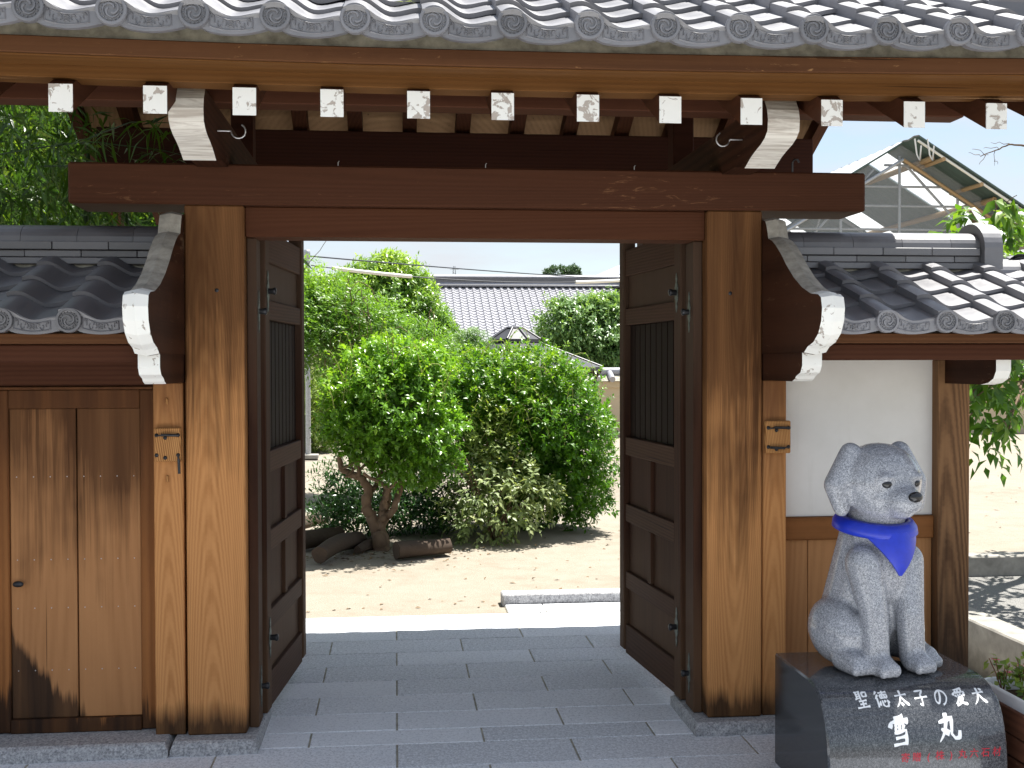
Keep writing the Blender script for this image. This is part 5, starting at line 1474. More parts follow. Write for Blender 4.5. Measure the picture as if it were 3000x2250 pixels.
# --- bamboo behind the left wall
def bamboo():
    t = thing('bamboo_clump', 'dense dark green bamboo hanging over the left wall under the gate eaves', 'bamboo', (-2.6, 6.9, 0)); b0 = Vector(t.location)
    g_ = random.Random(4)
    culm = []
    for i in range(11):
        x = -3.6 + i * 0.23 + g_.uniform(-.08, .08); y = 6.6 + g_.uniform(-.3, 1.0)
        lean = g_.uniform(-0.2, 0.5)
        pts = [(x, y, -0.02), (x + lean * 0.2, y - 0.05, 1.6), (x + lean * 0.6, y - 0.2, 2.9), (x + lean * 1.3, y - 0.5, 3.9)]
        mb = MB(); branch(mb, pts, 0.020, 0.006, 8, jit=0.0, seed=i); o = mb.build('culm', 'leaf_bamboo', t); o.location = -b0
    lobes = [((-2.5, 6.4, 2.9), (1.1, 0.8, 0.9)), ((-1.95, 6.0, 2.5), (0.55, 0.6, 0.55)), ((-2.6, 5.9, 2.3), (0.9, 0.5, 0.45)), ((-1.75, 6.6, 3.2), (0.5, 0.6, 0.5)), ((-3.2, 6.4, 2.6), (0.8, 0.8, 0.8))]
    # far denser sheet of leaves behind
    far2 = [((-3.4, 11.0, 3.4), (3.2, 0.6, 2.4)), ((-2.2, 11.2, 3.0), (1.0, 0.6, 1.0))]
    far = [((-3.0, 9.2, 3.2), (2.2, 0.8, 1.6)), ((-1.9, 9.6, 2.9), (0.8, 0.8, 0.75)), ((-4.6, 9.4, 3.5), (1.6, 1.0, 1.8))]
    arr = cat(crown(lobes, 1500, 7, 0.13, 0.017, 0.20, seed=91, droop=0.9, shell=(0.3, 1.05), up_=0.0, topb=0.5, lv=0.6, wander=1.2, flat=0.3), fill(far2, 9000, 0.26, 0.08, 93, 0.02), crown(far, 2600, 7, 0.16, 0.026, 0.24, seed=92, droop=0.8, shell=(0.3, 1.0), up_=0.0, topb=0.4, lv=0.7, wander=1.2, flat=0.3))
    me = leaves_mesh('foliage', 'leaf_bamboo', *arr, curl=0.2, fold=0.08); o = obj('foliage', me, t); o.location = -b0; o['kind'] = 'stuff'
    # spray reaching in front of the gate's dark inside
    sp = MB(); gg = np.random.default_rng(17)
    stems = [[(-1.75, 5.35, 2.43), (-1.35, 5.2, 2.46), (-1.05, 5.1, 2.42), (-0.82, 5.0, 2.37)], [(-1.55, 5.3, 2.37), (-1.2, 5.15, 2.36), (-0.95, 5.05, 2.31)], [(-1.35, 5.2, 2.46), (-1.1, 5.0, 2.51), (-0.85, 4.95, 2.50)]]
    for i, s in enumerate(stems): branch(sp, s, 0.004, 0.0015, 5, jit=0.004, seed=i)
    o = sp.build('twig', 'leaf_bamboo', t); o.location = -b0
    lm = []
    for q in range(3):
        a1 = [np.zeros((1, 3)), np.array([[1.0, 0, 0]]), np.array([[0, 0, 1.0]]), np.array([0.12 + 0.02 * q]), np.array([0.014]), np.array([0.15 + 0.2 * q])]
        lm.append(leaves_mesh('bamboo_leaf', 'leaf_bamboo', *a1, curl=0.25, fold=0.1))
    for k in range(120):
        s = stems[k % 3]; u = gg.random() * (len(s) - 1); i = min(int(u), len(s) - 2); p = Vector(s[i]).lerp(Vector(s[i + 1]), u - i)
        o = obj('bamboo_leaf', lm[k % 3], t, p - b0 + Vector(gg.normal(size=3) * 0.02))
        o.rotation_euler = (gg.uniform(-0.8, 0.8), gg.uniform(-0.2, 1.3), gg.uniform(-math.pi, math.pi)); f = gg.uniform(0.6, 1.1); o.scale = (f, f, f)
bamboo()

# --- cherry tree on the right: 280 nearest leaves single, the rest joined
def cherry():
    b0 = Vector((4.75, 7.6, 0.15))
    t = thing('cherry_tree', 'leafy cherry tree with large drooping oval leaves at the right edge, behind the wall', 'tree', b0)
    mb = MB()
    branch(mb, [b0, (4.6, 7.5, 0.9), (4.3, 7.2, 1.4), (3.85, 6.9, 1.85), (3.4, 6.6, 2.4)], 0.09, 0.015, 9)
    ends = []
    g_ = random.Random(23)
    subs = [((4.3, 7.2, 1.4), (3.1, 6.15, 1.22)), ((4.2, 7.1, 1.5), (2.98, 6.1, 1.46)), ((4.3, 7.2, 1.4), (3.0, 6.2, 1.05)), ((3.6, 6.5, 1.5), (3.05, 6.0, 1.2)), ((3.5, 6.5, 1.5), (2.9, 6.1, 1.3)), ((3.5, 6.6, 1.9), (3.1, 6.2, 2.08)), ((3.4, 6.6, 2.1), (3.05, 6.2, 2.02)), ((3.5, 6.6, 1.8), (3.3, 6.1, 2.0)), ((4.0, 6.9, 1.5), (3.35, 6.05, 1.1)), ((3.9, 6.9, 1.7), (3.3, 6.0, 1.45)), ((3.5, 6.5, 2.1), (3.3, 6.1, 2.28)), ((4.1, 7.0, 1.5), (3.2, 6.3, 1.30)), ((3.5, 6.6, 2.0), (3.25, 6.2, 1.82)), ((3.5, 6.6, 2.0), (2.95, 6.25, 1.95))]
    for i, (a, b_) in enumerate(subs):
        a, b_ = Vector(a), Vector(b_); m_ = a.lerp(b_, 0.5) + Vector((0, 0, 0.08)); branch(mb, [a, m_, b_], 0.013, 0.004, 6, seed=i)
        for k in range(6):
            s = m_.lerp(b_, k / 5); e = s + Vector((g_.uniform(-.22, .16), g_.uniform(-.22, .12), g_.uniform(-.10, .12))); branch(mb, [s, s.lerp(e, .5) + Vector((0, 0, .02)), e], 0.004, 0.002, 5, k=2, seed=i * 7 + k); ends.append((s, e))
    o = mb.build('trunk', 'bark', t); o.location = -b0
    lm = []
    for q in range(4):
        a1 = [np.zeros((1, 3)), np.array([[1.0, 0, 0]]), np.array([[0, 0, 1.0]]), np.array([0.105]), np.array([0.046]), np.array([0.12 + 0.24 * q])]
        lm.append(leaves_mesh('leaf', 'leaf_cherry', *a1, curl=0.22, fold=0.22))
    gg = np.random.default_rng(5); spots = []
    for (s, e) in ends:
        for k in range(9): spots.append((s.lerp(e, gg.random() * 0.8 + 0.2), (e - s).normalized()))
    spots.sort(key=lambda q: q[0].y)
    A = [[] for _ in range(6)]
    for i, (p, d) in enumerate(spots):
        dirn = (d * 0.5 + Vector(gg.normal(size=3)) * 0.45 + Vector((0, 0, -0.75))).normalized(); f = gg.uniform(0.75, 1.15)
        nn = (Vector((0.0, -0.55, 0.6)) + Vector(gg.normal(size=3)) * 0.35)
        if i < 285:
            y_ = nn.cross(dirn).normalized(); z_ = dirn.cross(y_)
            o = obj('leaf', lm[i % 4], t); o.matrix_basis = Matrix.Translation(p - b0) @ Matrix(((dirn.x, y_.x, z_.x), (dirn.y, y_.y, z_.y), (dirn.z, y_.z, z_.z))).to_4x4() @ Matrix.Scale(f, 4)
        else:
            for l, v in zip(A, (p, dirn, nn, 0.105 * f, 0.046 * f, gg.random() * 0.8)): l.append(v)
    lobes = [((3.30, 6.5, 1.45), (0.42, 0.4, 0.42)), ((3.5, 6.5, 2.05), (0.40, 0.4, 0.34)), ((4.5, 7.4, 2.0), (0.5, 0.5, 0.6))]
    ext = crown(lobes, 300, 7, 0.10, 0.044, 0.16, seed=99, droop=0.8, topb=0.6, lv=0.5)
    arr = [np.array([list(v) if not isinstance(v, float) else v for v in l], float) for l in A]
    arr = cat(arr, ext)
    me = leaves_mesh('foliage', 'leaf_cherry', *arr, curl=0.22, fold=0.22); o = obj('foliage', me, t); o.location = -b0; o['kind'] = 'stuff'
cherry()
# bare twig against the sky
mb = MB(); Yt = 8.0
branch(mb, [PX(2260, 318, Yt), PX(2205, 314, Yt), PX(2180, 312, Yt), PX(2150, 325, Yt), PX(2118, 338, Yt)], 0.010, 0.003, 5, jit=0.004, seed=2)
for a, b_ in (((2178, 312), (2140, 308)), ((2160, 320), (2125, 320)), ((2150, 326), (2148, 358)), ((2135, 332), (2115, 355)), ((2130, 334), (2100, 322)), ((2118, 338), (2092, 330)), ((2148, 345), (2155, 355))):
    branch(mb, [PX(*a, Yt), PX((a[0] + b_[0]) / 2, (a[1] + b_[1]) / 2 - 2, Yt), PX(*b_, Yt)], 0.003, 0.0015, 4, k=2, seed=a[0])
# it belongs to a thin leafless tree standing out of frame
pb = PX(2330, 1050, Yt); branch(mb, [Vector((pb.x, Yt, 0.15)), PX(2330, 700, Yt), PX(2300, 420, Yt), PX(2260, 318, Yt)], 0.03, 0.010, 7, seed=4)
t = thing('bare_tree', 'thin leafless twig reaching into the sky at the right edge', 'tree', (pb.x, Yt, 0.15)); o = mb.build('branch', 'bark', t); o.location = -Vector(t.location)

# ------------------------------------------------------------------ logs under the trees
def log(label, a, b_, r0, r1, seed, bend=0.0):
    g_ = random.Random(seed); a, b_ = Vector(a), Vector(b_); t = thing('log', label, 'log', tuple(a.lerp(b_, .5) - Vector((0, 0, (r0 + r1) / 2))), 'old logs lying under the shrubs')
    mb = MB(); n = 14; m = 9; ax = (b_ - a).normalized(); u = ax.cross(Vector((0, 0, 1))).normalized(); w = u.cross(ax); vs = []
    ph = [g_.uniform(0, 6.28) for _ in range(4)]
    for i in range(m):
        s = i / (m - 1); c = a.lerp(b_, s) + w * bend * math.sin(s * math.pi); r = r0 + (r1 - r0) * s
        for k in range(n):
            q = 2 * math.pi * k / n; rr = r * (1 + 0.07 * math.sin(3 * q + ph[0] + s * 2) + 0.05 * math.sin(5 * q + ph[1] - s * 4) + g_.uniform(-.025, .025))
            vs.append(c + u * rr * math.cos(q) + w * rr * math.sin(q))
    fs = [(i * n + k, i * n + (k + 1) % n, (i + 1) * n + (k + 1) % n, (i + 1) * n + k) for i in range(m - 1) for k in range(n)]
    mb.add(vs, fs, 0, True)
    o = mb.build('bark', 'old_log_wood', t); o.location = -Vector(t.location)
    for e, s in ((vs[:n], -1), (vs[-n:], 1)):
        c = sum(e, Vector()) / n
        q = MB(); q.add([p + ax * s * 0.002 for p in e] + [c + ax * s * 0.004], [(k, (k + 1) % n, n) for k in range(n)])
        o = q.build('cut_end', 'old_log_wood', t); o.location = -Vector(t.location)
    return t
def gp(px, py, lift): # place on the ground
    d = fw + rt2 * ((px - 1106.0) / 2500.0) - up2 * ((py - 829.5) / 2500.0); k = (0.02 - 1.5) / d.z
    return Vector((d.x * k, d.y * k, 0.02 + lift))
log('short thick log with a broken knot, lying right of the forked trunk', gp(856, 1207, 0.062), gp(970, 1196, 0.06), 0.066, 0.058, 1)
log('long curved log with a rounded end, lying left in front of the forked trunk', gp(690, 1216, 0.06), gp(775, 1182, 0.06), 0.062, 0.07, 2, 0.03)
log('dark thick log behind the curved log by the left door', gp(645, 1188, 0.07), gp(735, 1172, 0.07), 0.078, 0.06, 3)
log('grey log at the back left, half hidden by the dark shrub', gp(640, 1150, 0.05), gp(700, 1135, 0.07), 0.045, 0.055, 4)
log('small log end at the left door, behind the others', gp(610, 1148, 0.05), gp(662, 1136, 0.05), 0.045, 0.045, 5)
log('upright cut log peeping out beside the left door edge', gp(634, 1226, 0.0), gp(634, 1226, 0.26), 0.055, 0.05, 6)
log('small root stump beside the foot of the forked trunk', gp(772, 1196, 0.03), gp(802, 1184, 0.04), 0.03, 0.045, 7)

# dry leaves scattered on the sand
g = np.random.default_rng(3); n = 520
P = np.zeros((n, 3)); px = g.uniform(-1.6, 2.2, n); py = 7.1 + 4.0 * g.random(n) ** 1.3
cl = g.random(n) < 0.55; m = cl.sum(); px[cl] = g.normal(-0.25, 0.42, m); py[cl] = g.normal(9.05, 0.16, m)
side = g.random(n) < 0.22; m = side.sum(); px[side] = g.uniform(2.7, 7, m); py[side] = g.uniform(8.4, 15, m)
for i in range(n): P[i] = (px[i], py[i], ground_z(px[i], py[i]) + 0.004)
d = rdir(n, g); d[:, 2] *= 0.15
nrm_ = norm(np.array([[0, 0, 1.0]]) + rdir(n, g) * 0.35)
me = leaves_mesh('fallen_leaves', 'dry_leaf', P, d, nrm_, g.uniform(0.02, 0.06, n), g.uniform(0.01, 0.025, n), g.random(n))
o = obj('fallen_leaves', me); tag(o, 'dry brown leaves scattered over the sand', 'leaves', kind='stuff')
# one dried bamboo leaf caught on the gate roof
a1 = [np.array([[0, 0, 0], [0.01, 0, 0], [0.0, 0.005, 0]], float), np.array([[1, 0.2, 0.1], [1, -0.3, 0.25], [-0.8, 0.3, 0.15]], float), np.array([[0, -0.4, 1.0]] * 3), np.array([0.045, 0.04, 0.035]), np.array([0.008, 0.007, 0.007]), np.array([0.9, 0.9, 0.9])]
me = leaves_mesh('dried_leaf', 'leaf_conifer', *a1); o = obj('dried_leaf', me, None, (0.035, 3.99, 2.735)); tag(o, 'small yellow dried leaf lying on the gate roof tiles', 'leaf')

# ------------------------------------------------------------------ right side: ramp, concrete, planter
def wall_thing(label, *a, ch=0.008):
    x0, x1, y0, y1, z0, z1 = a
    o = MB().box(x0, x1, y0, y1, z0, z1, ch).build('concrete_wall', 'concrete'); tag(o, label, 'wall'); return o
wall_thing('low concrete kerb wall crossing behind the asphalt ramp at the right', 2.62, 9.0, 7.04, 7.20, -0.3, 0.255)
wall_thing('concrete side wall running forward beside the planter', 2.83, 2.985, 3.2, 6.99, -0.3, 0.222)
rp = MB().add([(2.985, 3.0, -0.02), (9, 3.0, -0.02), (9, 7.04, 0.13), (2.985, 7.04, 0.13), (2.985, 3.0, -0.2), (9, 3.0, -0.2), (9, 7.04, -0.2), (2.985, 7.04, -0.2)], [(0, 1, 2, 3), (0, 4, 5, 1)]).build('path', 'asphalt'); tag(rp, kind='structure')

pl = thing('planter_box', 'brown slatted wooden planter with white liner beside the pedestal', 'planter', (2.25, 3.75, 0)); PLO = Vector(pl.location)
def pb_(name, mat, *a, ch=0.003):
    o = MB().box(*a, ch).build(name, mat, pl); o.location = -PLO; return o
for i, (z0, z1) in enumerate(((0.05, 0.13), (0.135, 0.205), (0.21, 0.295))):
    pb_('board', 'planter_wood', 2.115, 2.133, 3.30, 4.14, z0, z1); pb_('board', 'planter_wood', 2.385, 2.403, 3.30, 4.14, z0, z1)
    pb_('board', 'planter_wood', 2.134, 2.384, 4.12, 4.138, z0, z1); pb_('board', 'planter_wood', 2.134, 2.384, 3.302, 3.32, z0, z1)
for x in (2.107, 2.397):
    for y in (3.31, 4.115): pb_('corner_post', 'planter_wood', x, x + 0.016, y, y + 0.03, 0.0, 0.31)
def rim():
    mb = MB(); out = []; x0, x1, y0, y1, r = 2.145, 2.375, 3.34, 4.10, 0.06
    for cx, cy, a0 in ((x1 - r, y1 - r, 0), (x0 + r, y1 - r, 90), (x0 + r, y0 + r, 180), (x1 - r, y0 + r, 270)):
        for k in range(7): a = R(a0 + 15 * k); out.append((cx + r * math.cos(a), cy + r * math.sin(a), cx, cy))
    m = len(out); vs = []
    for (x, y, cx, cy) in out:
        for (s, z) in ((0.0, 0.20), (0.0, 0.322), (0.014, 0.328), (0.017, 0.322), (0.017, 0.21)):
            f = 1 - s / r; vs.append((cx + (x - cx) * f, cy + (y - cy) * f, z))
    mb.add(vs, [(5 * i + c, 5 * ((i + 1) % m) + c, 5 * ((i + 1) % m) + c + 1, 5 * i + c + 1) for i in range(m) for c in range(4)], 0, True)
    o = mb.build('liner', 'white_plastic', pl); o.location = -PLO
rim()
pb_('soil', 'soil', 2.165, 2.355, 3.36, 4.08, 0.2, 0.285, ch=0.02)
for i, (x, y, h) in enumerate(((2.20, 4.00, 0.17), (2.29, 4.03, 0.12), (2.23, 3.86, 0.12), (2.31, 3.88, 0.13), (2.21, 3.70, 0.12), (2.29, 3.72, 0.15))):
    g_ = random.Random(300 + i)
    t = thing('begonia', ['tall begonia with a pink flower at the back left of the planter', 'short begonia at the back of the planter', 'begonia in the middle left of the planter', 'begonia with red stem in the middle right of the planter', 'begonia near the front left of the planter', 'tall begonia near the front right of the planter'][i], 'plant', (x, y, 0.285), 'begonias in the planter')
    mb = MB(); tops = []
    for k in range(5):
        e = Vector((g_.uniform(-.045, .045), g_.uniform(-.045, .045), h * g_.uniform(.5, 1))); branch(mb, [(0, 0, 0), e * 0.5 + Vector((0, 0, .01)), e], 0.003, 0.0016, 5, k=2, jit=0.001, seed=k); tops.append(e)
    mb.build('stems', 'rust', t)
    gg = np.random.default_rng(400 + i); q = 46; pp = np.array([list(tops[k % 5] * gg.uniform(0.4, 1.0)) for k in range(q)]) + gg.normal(size=(q, 3)) * 0.014
    me = leaves_mesh('leaves', 'leaf_begonia', pp, norm(rdir(q, gg) + np.array([0, 0, 0.1])), norm(rdir(q, gg) * .5 + np.array([0, 0, 1.])), gg.uniform(.018, .038, q), gg.uniform(.016, .03, q), gg.random(q)); o = obj('leaves', me, t); o['kind'] = 'stuff'
    for k in range(2):
        e = tops[k]; f = MB()
        for s in range(4):
            a = s * 1.57 + k; f.add([(e.x, e.y, e.z), (e.x + 0.012 * math.cos(a - .5), e.y + 0.012 * math.sin(a - .5), e.z + .004), (e.x + 0.018 * math.cos(a), e.y + 0.018 * math.sin(a), e.z + .002), (e.x + 0.012 * math.cos(a + .5), e.y + 0.012 * math.sin(a + .5), e.z + .004)], [(0, 1, 2, 3)])
        f.build('flower', 'pink_petal', t)

# ------------------------------------------------------------------ courtyard background
# pale pole with cable, white cable sleeves
pole = thing('utility_pole', 'slim galvanised pole on a concrete foot, left in the courtyard', 'pole', tuple(PX(666, 988, 18.5)))
pb0 = Vector(pole.location)
top = PX(665, 546, 18.5)
MB().tube([(0, 0, 0), (0, 0, top.z - pb0.z)], [0.042, 0.036], 12).build('shaft', 'galvanised', pole)
MB().lathe([(0.0001, 0.05), (0.046, 0.045), (0.05, 0.0), (0.05, -0.09), (0.04, -0.1)], 12, lambda x, y, z: (x, y, z + top.z - pb0.z)).build('cap', 'galvanised', pole)
MB().box(-0.16, 0.16, -0.12, 0.12, -0.02, 0.05, 0.01).build('foot', 'concrete', pole)
MB().box(-0.05, 0.05, -0.05, 0.05, top.z - pb0.z - 0.32, top.z - pb0.z - 0.26, 0.005).build('clamp', 'iron', pole)
def sag(a, b_, n, s):
    return [a.lerp(b_, i / n) - Vector((0, 0, 4 * s * (i / n) * (1 - i / n))) for i in range(n + 1)]
w = MB().tube(sag(PX(668, 553, 18.5), PX(1420, 606, 34), 24, 0.05), 0.012, 5).build('overhead_wire', 'cable_black'); tag(w, 'thin dark wire running right from the pole top across the sky', 'wire')
cab = thing('overhead_cable', 'overhead cable with pale protective sleeves passing in front of the tiled roof', 'cable', tuple(PX(672, 573, 18.5))); co = Vector(cab.location)
c1 = sag(PX(672, 573, 18.5), PX(1420, 600, 22), 40, 0.17)
o = MB().tube(c1, 0.010, 6).build('wire', 'cable_black', cab); o.location = -co
o = MB().tube([p for p in c1 if PX(700, 0, 18).x < p.x * 18 / p.y < PX(893, 0, 18).x], 0.030, 8).build('sleeve', 'sleeve', cab); o.location = -co
o = MB().tube([p for p in c1 if p.x * 18 / p.y > PX(1240, 0, 18).x], 0.030, 8).build('sleeve', 'sleeve', cab); o.location = -co

# tiled house behind
hs = thing('tiled_house', 'long low house with a broad silver-grey tiled roof behind the trees', 'house', (1.5, 41, 0)); HO = Vector(hs.location)
def H_(o): o.location = Vector(o.location) - HO; return o
HX0, HX1 = PX(640, 640, 41.5).x, PX(1345, 640, 41.5).x
HY0, HYR = 37.5, 42.0; HZ0, HZR = 2.15, 4.28
hsl = math.atan2(HZR - HZ0, HYR - HY0); hc, hsn = math.cos(hsl), math.sin(hsl)
HP = 0.25
mb = MB(); src_us = [0, 0.1, 0.2, 0.32, 0.45, 0.58, 0.72, 0.88, 1.0]
nrow = int((HYR - HY0) / hc / 0.235); ncl = int((HX1 - HX0) / HP)
vs = []; fs = []
for r_ in range(nrow):
    for cc in range(ncl):
        b_ = len(vs)
        for (s, lift) in ((0.0, 0.030), (0.245, 0.004)):
            for u in src_us:
                h = wave(u, 0.055) + lift; L = r_ * 0.235 + s
                vs.append((HX0 + (cc + u) * HP, HY0 + L * hc - h * hsn, HZ0 + L * hsn + h * hc))
        for u in src_us:
            h = wave(u, 0.055) + 0.002; vs.append((HX0 + (cc + u) * HP, HY0 + r_ * 0.235 * hc - h * hsn, HZ0 + r_ * 0.235 * hsn + h * hc))
        for i in range(8): fs += [(b_ + i, b_ + i + 1, b_ + 9 + i + 1, b_ + 9 + i), (b_ + 18 + i, b_ + 19 + i, b_ + i + 1, b_ + i)]
mb.add(vs, fs, 0, False)
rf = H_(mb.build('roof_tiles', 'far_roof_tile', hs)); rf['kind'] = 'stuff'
H_(MB().prism([(HY0 + 0.02, HZ0 - 0.03), (HYR, HZR - 0.03), (2 * HYR - HY0, HZ0 - 0.03), (2 * HYR - HY0, HZ0 - 0.12), (HY0 + 0.02, HZ0 - 0.12)], HX0, HX1, 'X').build('roof_base', 'dark_metal_roof', hs))
H_(MB().box(HX0 - 0.1, HX1 + 0.1, HYR - 0.16, HYR + 0.16, HZR + 0.14, HZR + 0.33, 0.01).build('ridge_course', 'roof_tile', hs))
H_(MB().box(HX0 - 0.1, HX1 + 0.1, HYR - 0.30, HYR + 0.30, HZR - 0.02, HZR + 0.05, 0.01).build('ridge_course', 'roof_tile', hs))
for z, hw in ((HZR + 0.06, 0.22), (HZR + 0.32, 0.15)):
    H_(MB().prism([(HYR - hw * math.cos(t), z + 0.11 * math.sin(t)) for t in [math.pi * q / 10 for q in range(11)]], HX0 - 0.15, HX1 + 0.15, 'X', sm=True).build('ridge_cap', 'far_roof_tile', hs))
for k in range(4):
    z = HZR + 0.15 + k * 0.05; H_(MB().box(HX0 - 0.1, HX1 + 0.1, HYR - 0.172, HYR + 0.172, z, z + 0.028, 0.0).build('ridge_tile', 'roof_tile_dark', hs))
H_(MB().box(HX1 + 0.02, HX1 + 0.30, HYR - 0.34, HYR + 0.34, HZR - 0.1, HZR + 0.50, 0.03).build('ridge_end_tile', 'dark_metal_roof', hs))
H_(MB().box(HX0 + 0.4, HX1 - 0.4, HY0 + 0.8, 2 * HYR - HY0 - 0.8, 0, HZ0 + 0.1, 0).build('wall', 'cream_wall', hs))
H_(MB().box(HX0, HX1, HY0 - 0.02, HY0 + 0.05, HZ0 - 0.14, HZ0 - 0.02, 0).build('gutter', 'dark_metal_roof', hs))

# beige courtyard wall with tile coping
cw = thing('courtyard_wall', 'beige plastered wall with tiled coping at the back right of the courtyard', 'wall', (8, 20.5, 0)); CO = Vector(cw.location)
def C_(o): o.location = Vector(o.location) - CO; return o
cx0, cx1 = 3.3, 22.0
C_(MB().box(cx0, cx1, 20.42, 20.62, 0.0, 1.16, 0.01).build('plaster', 'plaster_beige', cw))
C_(MB().box(cx0, cx1, 20.37, 20.67, 0.0, 0.17, 0.01).build('plinth', 'concrete', cw))
C_(MB().box(cx0, cx1, 20.34, 20.70, 1.06, 1.17, 0.01).build('cornice', 'plaster_beige', cw))
C_(MB().prism([(20.22, 1.175), (20.52, 1.30), (20.82, 1.175)], cx0, cx1, 'X').build('coping_bed', 'mortar', cw))
x = cx0
while x < 9.0:
    C_(MB().tube([(x, 20.18, 1.205), (x, 20.50, 1.33)], 0.055, 9).build('coping_tile', 'far_roof_tile', cw)); x += 0.26
C_(MB().tube([(cx0, 20.52, 1.34), (cx1, 20.52, 1.34)], 0.075, 10).build('ridge_cap', 'far_roof_tile', cw))

# two-tiered dark metal roofed pavilion
pv = thing('pavilion', 'small pavilion with dark two-tier hipped metal roof showing behind the round bush', 'pavilion', tuple(PX(1112, 985, 17.5))); V0 = Vector(pv.location)
ap = PX(1112, 707, 17.5)
def hexroof(zt, rt_, zb, rb, name):
    mb = MB(); n = 8
    T_ = [(ap.x - V0.x + rt_ * math.cos(2 * math.pi * (k + .5) / n), rt_ * math.sin(2 * math.pi * (k + .5) / n), zt) for k in range(n)]
    B2_ = [(ap.x - V0.x + rb * math.cos(2 * math.pi * (k + .5) / n), rb * math.sin(2 * math.pi * (k + .5) / n), zb) for k in range(n)]
    C2 = [(p[0], p[1], p[2] - 0.05) for p in B2_]
    for k in range(n):
        j = (k + 1) % n; mb.add([T_[k], T_[j], B2_[j], B2_[k]], [(0, 1, 2, 3)]); mb.add([B2_[k], B2_[j], C2[j], C2[k]], [(0, 1, 2, 3)])
    mb.add(C2, [tuple(range(n))[::-1]]); mb.add(T_, [tuple(range(n))]); ro = mb.build(name, 'dark_metal_roof', pv)
    for k in range(n): MB().tube([Vector(T_[k]), Vector(B2_[k])], 0.022, 6).build('hip_rib', 'dark_metal_roof', ro)
z = lambda py: PX(1112, py, 17.5).z - V0.z
hexroof(z(708), 0.12, z(733), 0.40, 'upper_roof'); hexroof(z(738), 0.33, z(793), 1.36, 'lower_roof')
MB().lathe([(0.0001, 0.03), (0.10, 0.02), (0.14, 0.0)], 12, lambda x, y, zz: (x, y, zz + z(708))).build('finial', 'dark_metal_roof', pv)
MB().lathe([(0.30, z(738) - 0.03), (0.30, z(733))], 8, lambda x, y, zz: (x, y, zz), sm=False).build('lantern_wall', 'pavilion_wood', pv)
for k in range(8):
    a = 2 * math.pi * (k + .5) / 8; x, y = 1.22 * math.cos(a), 1.22 * math.sin(a)
    MB().box(x - 0.05, x + 0.05, y - 0.05, y + 0.05, 0.0, z(800), 0.006).build('post', 'pavilion_wood', pv)
    MB().tube([(x, y, z(822)), (x * 1.09, y * 1.09, z(800))], 0.03, 6).build('eave_bracket', 'pavilion_wood', pv)

# scaffolded temporary roof on the right
sc_ = thing('scaffold_shed', 'huge temporary scaffold shelter with netted gable and corrugated roof at the upper right', 'scaffold', (11.8, 40, 0)); SO = Vector(sc_.location)
def S_(o): o.location = Vector(o.location) - SO; return o
SY0, SY1 = 26.0, 66.0
apx = PX(1985, 291, SY0 - 0.9); AX, AZ = apx.x, apx.z
rs, ls = 0.62, 0.60          # slope of right and left pitch
LX = AX - 3.2; RX = AX + 9.0
def corr(x0, z0, x1, z1, name):
    mb = MB(); n = 160; vs = []
    for i in range(n + 1):
        y = SY0 - (0.9 if x1 > x0 else 0.05) + (SY1 - SY0 + 0.9) * i / n; d = 0.03 * (i % 2)
        vs += [(x0, y, z0 + d), (x1, y, z1 + d), (x0, y, z0 - 0.05 + d), (x1, y, z1 - 0.05 + d)]
    mb.add(vs, [f for i in range(n) for f in ((4 * i, 4 * i + 1, 4 * i + 5, 4 * i + 4),)], 0)
    mb.add(vs, [f for i in range(n) for f in ((4 * i + 2, 4 * i + 6, 4 * i + 7, 4 * i + 3),)], 1)
    mb.add([vs[0], vs[1], vs[3], vs[2]], [(0, 1, 2, 3)], 1)
    return S_(mb.build(name, ['sheet_roof', 'green_sheet'], sc_))
corr(AX, AZ, LX, AZ - ls * (AX - LX), 'roof_sheet')
# netting on the gable, tubes behind it
g0 = SY0
net = [(LX, g0, AZ - ls * (AX - LX) - 0.06), (AX, g0, AZ - 0.06), (RX, g0, AZ - rs * (RX - AX) - 0.06), (RX, g0, 0.1), (LX, g0, 0.1)]
S_(MB().add(net, [(0, 1, 2, 3, 4)]).build('safety_net', 'scaffold_net', sc_))
def rail_(name, a, b_, r=0.035, mat='galvanised'): return S_(MB().tube([a, b_], r, 6).build(name, mat, sc_))
zl = lambda x: AZ - 0.3 - (ls * (AX - x) if x < AX else rs * (x - AX))
yv = g0 + 0.08
for x in np.arange(LX + 0.35, RX, 1.42): rail_('upright', (x, yv, 0.1), (x, yv, zl(x)))
for zc in (1.8, 3.2, 4.0, 4.6, 5.15, 5.6, 6.1): rail_('ledger', (max(LX, AX - (AZ - 0.3 - zc) / ls), yv + 0.05, zc), (AX + (AZ - 0.3 - zc) / rs, yv + 0.05, zc), 0.028)
rail_('brace', (AX - 2.9, yv + .1, 3.6), (AX - 0.6, yv + .1, 6.0), 0.03); rail_('brace', (AX + 0.2, yv + .1, 6.1), (AX + 2.6, yv + .1, 3.6), 0.03); rail_('brace', (AX - 3.0, yv + 0.1, 4.9), (AX + 0.0, yv + 0.1, 1.9)); rail_('brace', (AX + 3.0, yv + 0.1, 4.6), (AX - 0.1, yv + 0.1, 2.0)); rail_('brace', (AX + 3.7, yv + .1, 4.2), (AX + 7, yv + .1, 1.0))
rail_('verge_tube', (AX, g0 - 0.1, AZ - 0.42), (RX, g0 - 0.1, AZ - rs * (RX - AX) - 0.42), 0.04, 'scaffold_timber'); rail_('verge_tube', (AX, g0 - 0.85, AZ - 0.12), (RX, g0 - 0.85, AZ - rs * (RX - AX) - 0.12), 0.03, 'sleeve'); rail_('verge_tube', (AX, g0 - 0.1, AZ - 0.42), (LX, g0 - 0.1, AZ - ls * (AX - LX) - 0.42), 0.04)
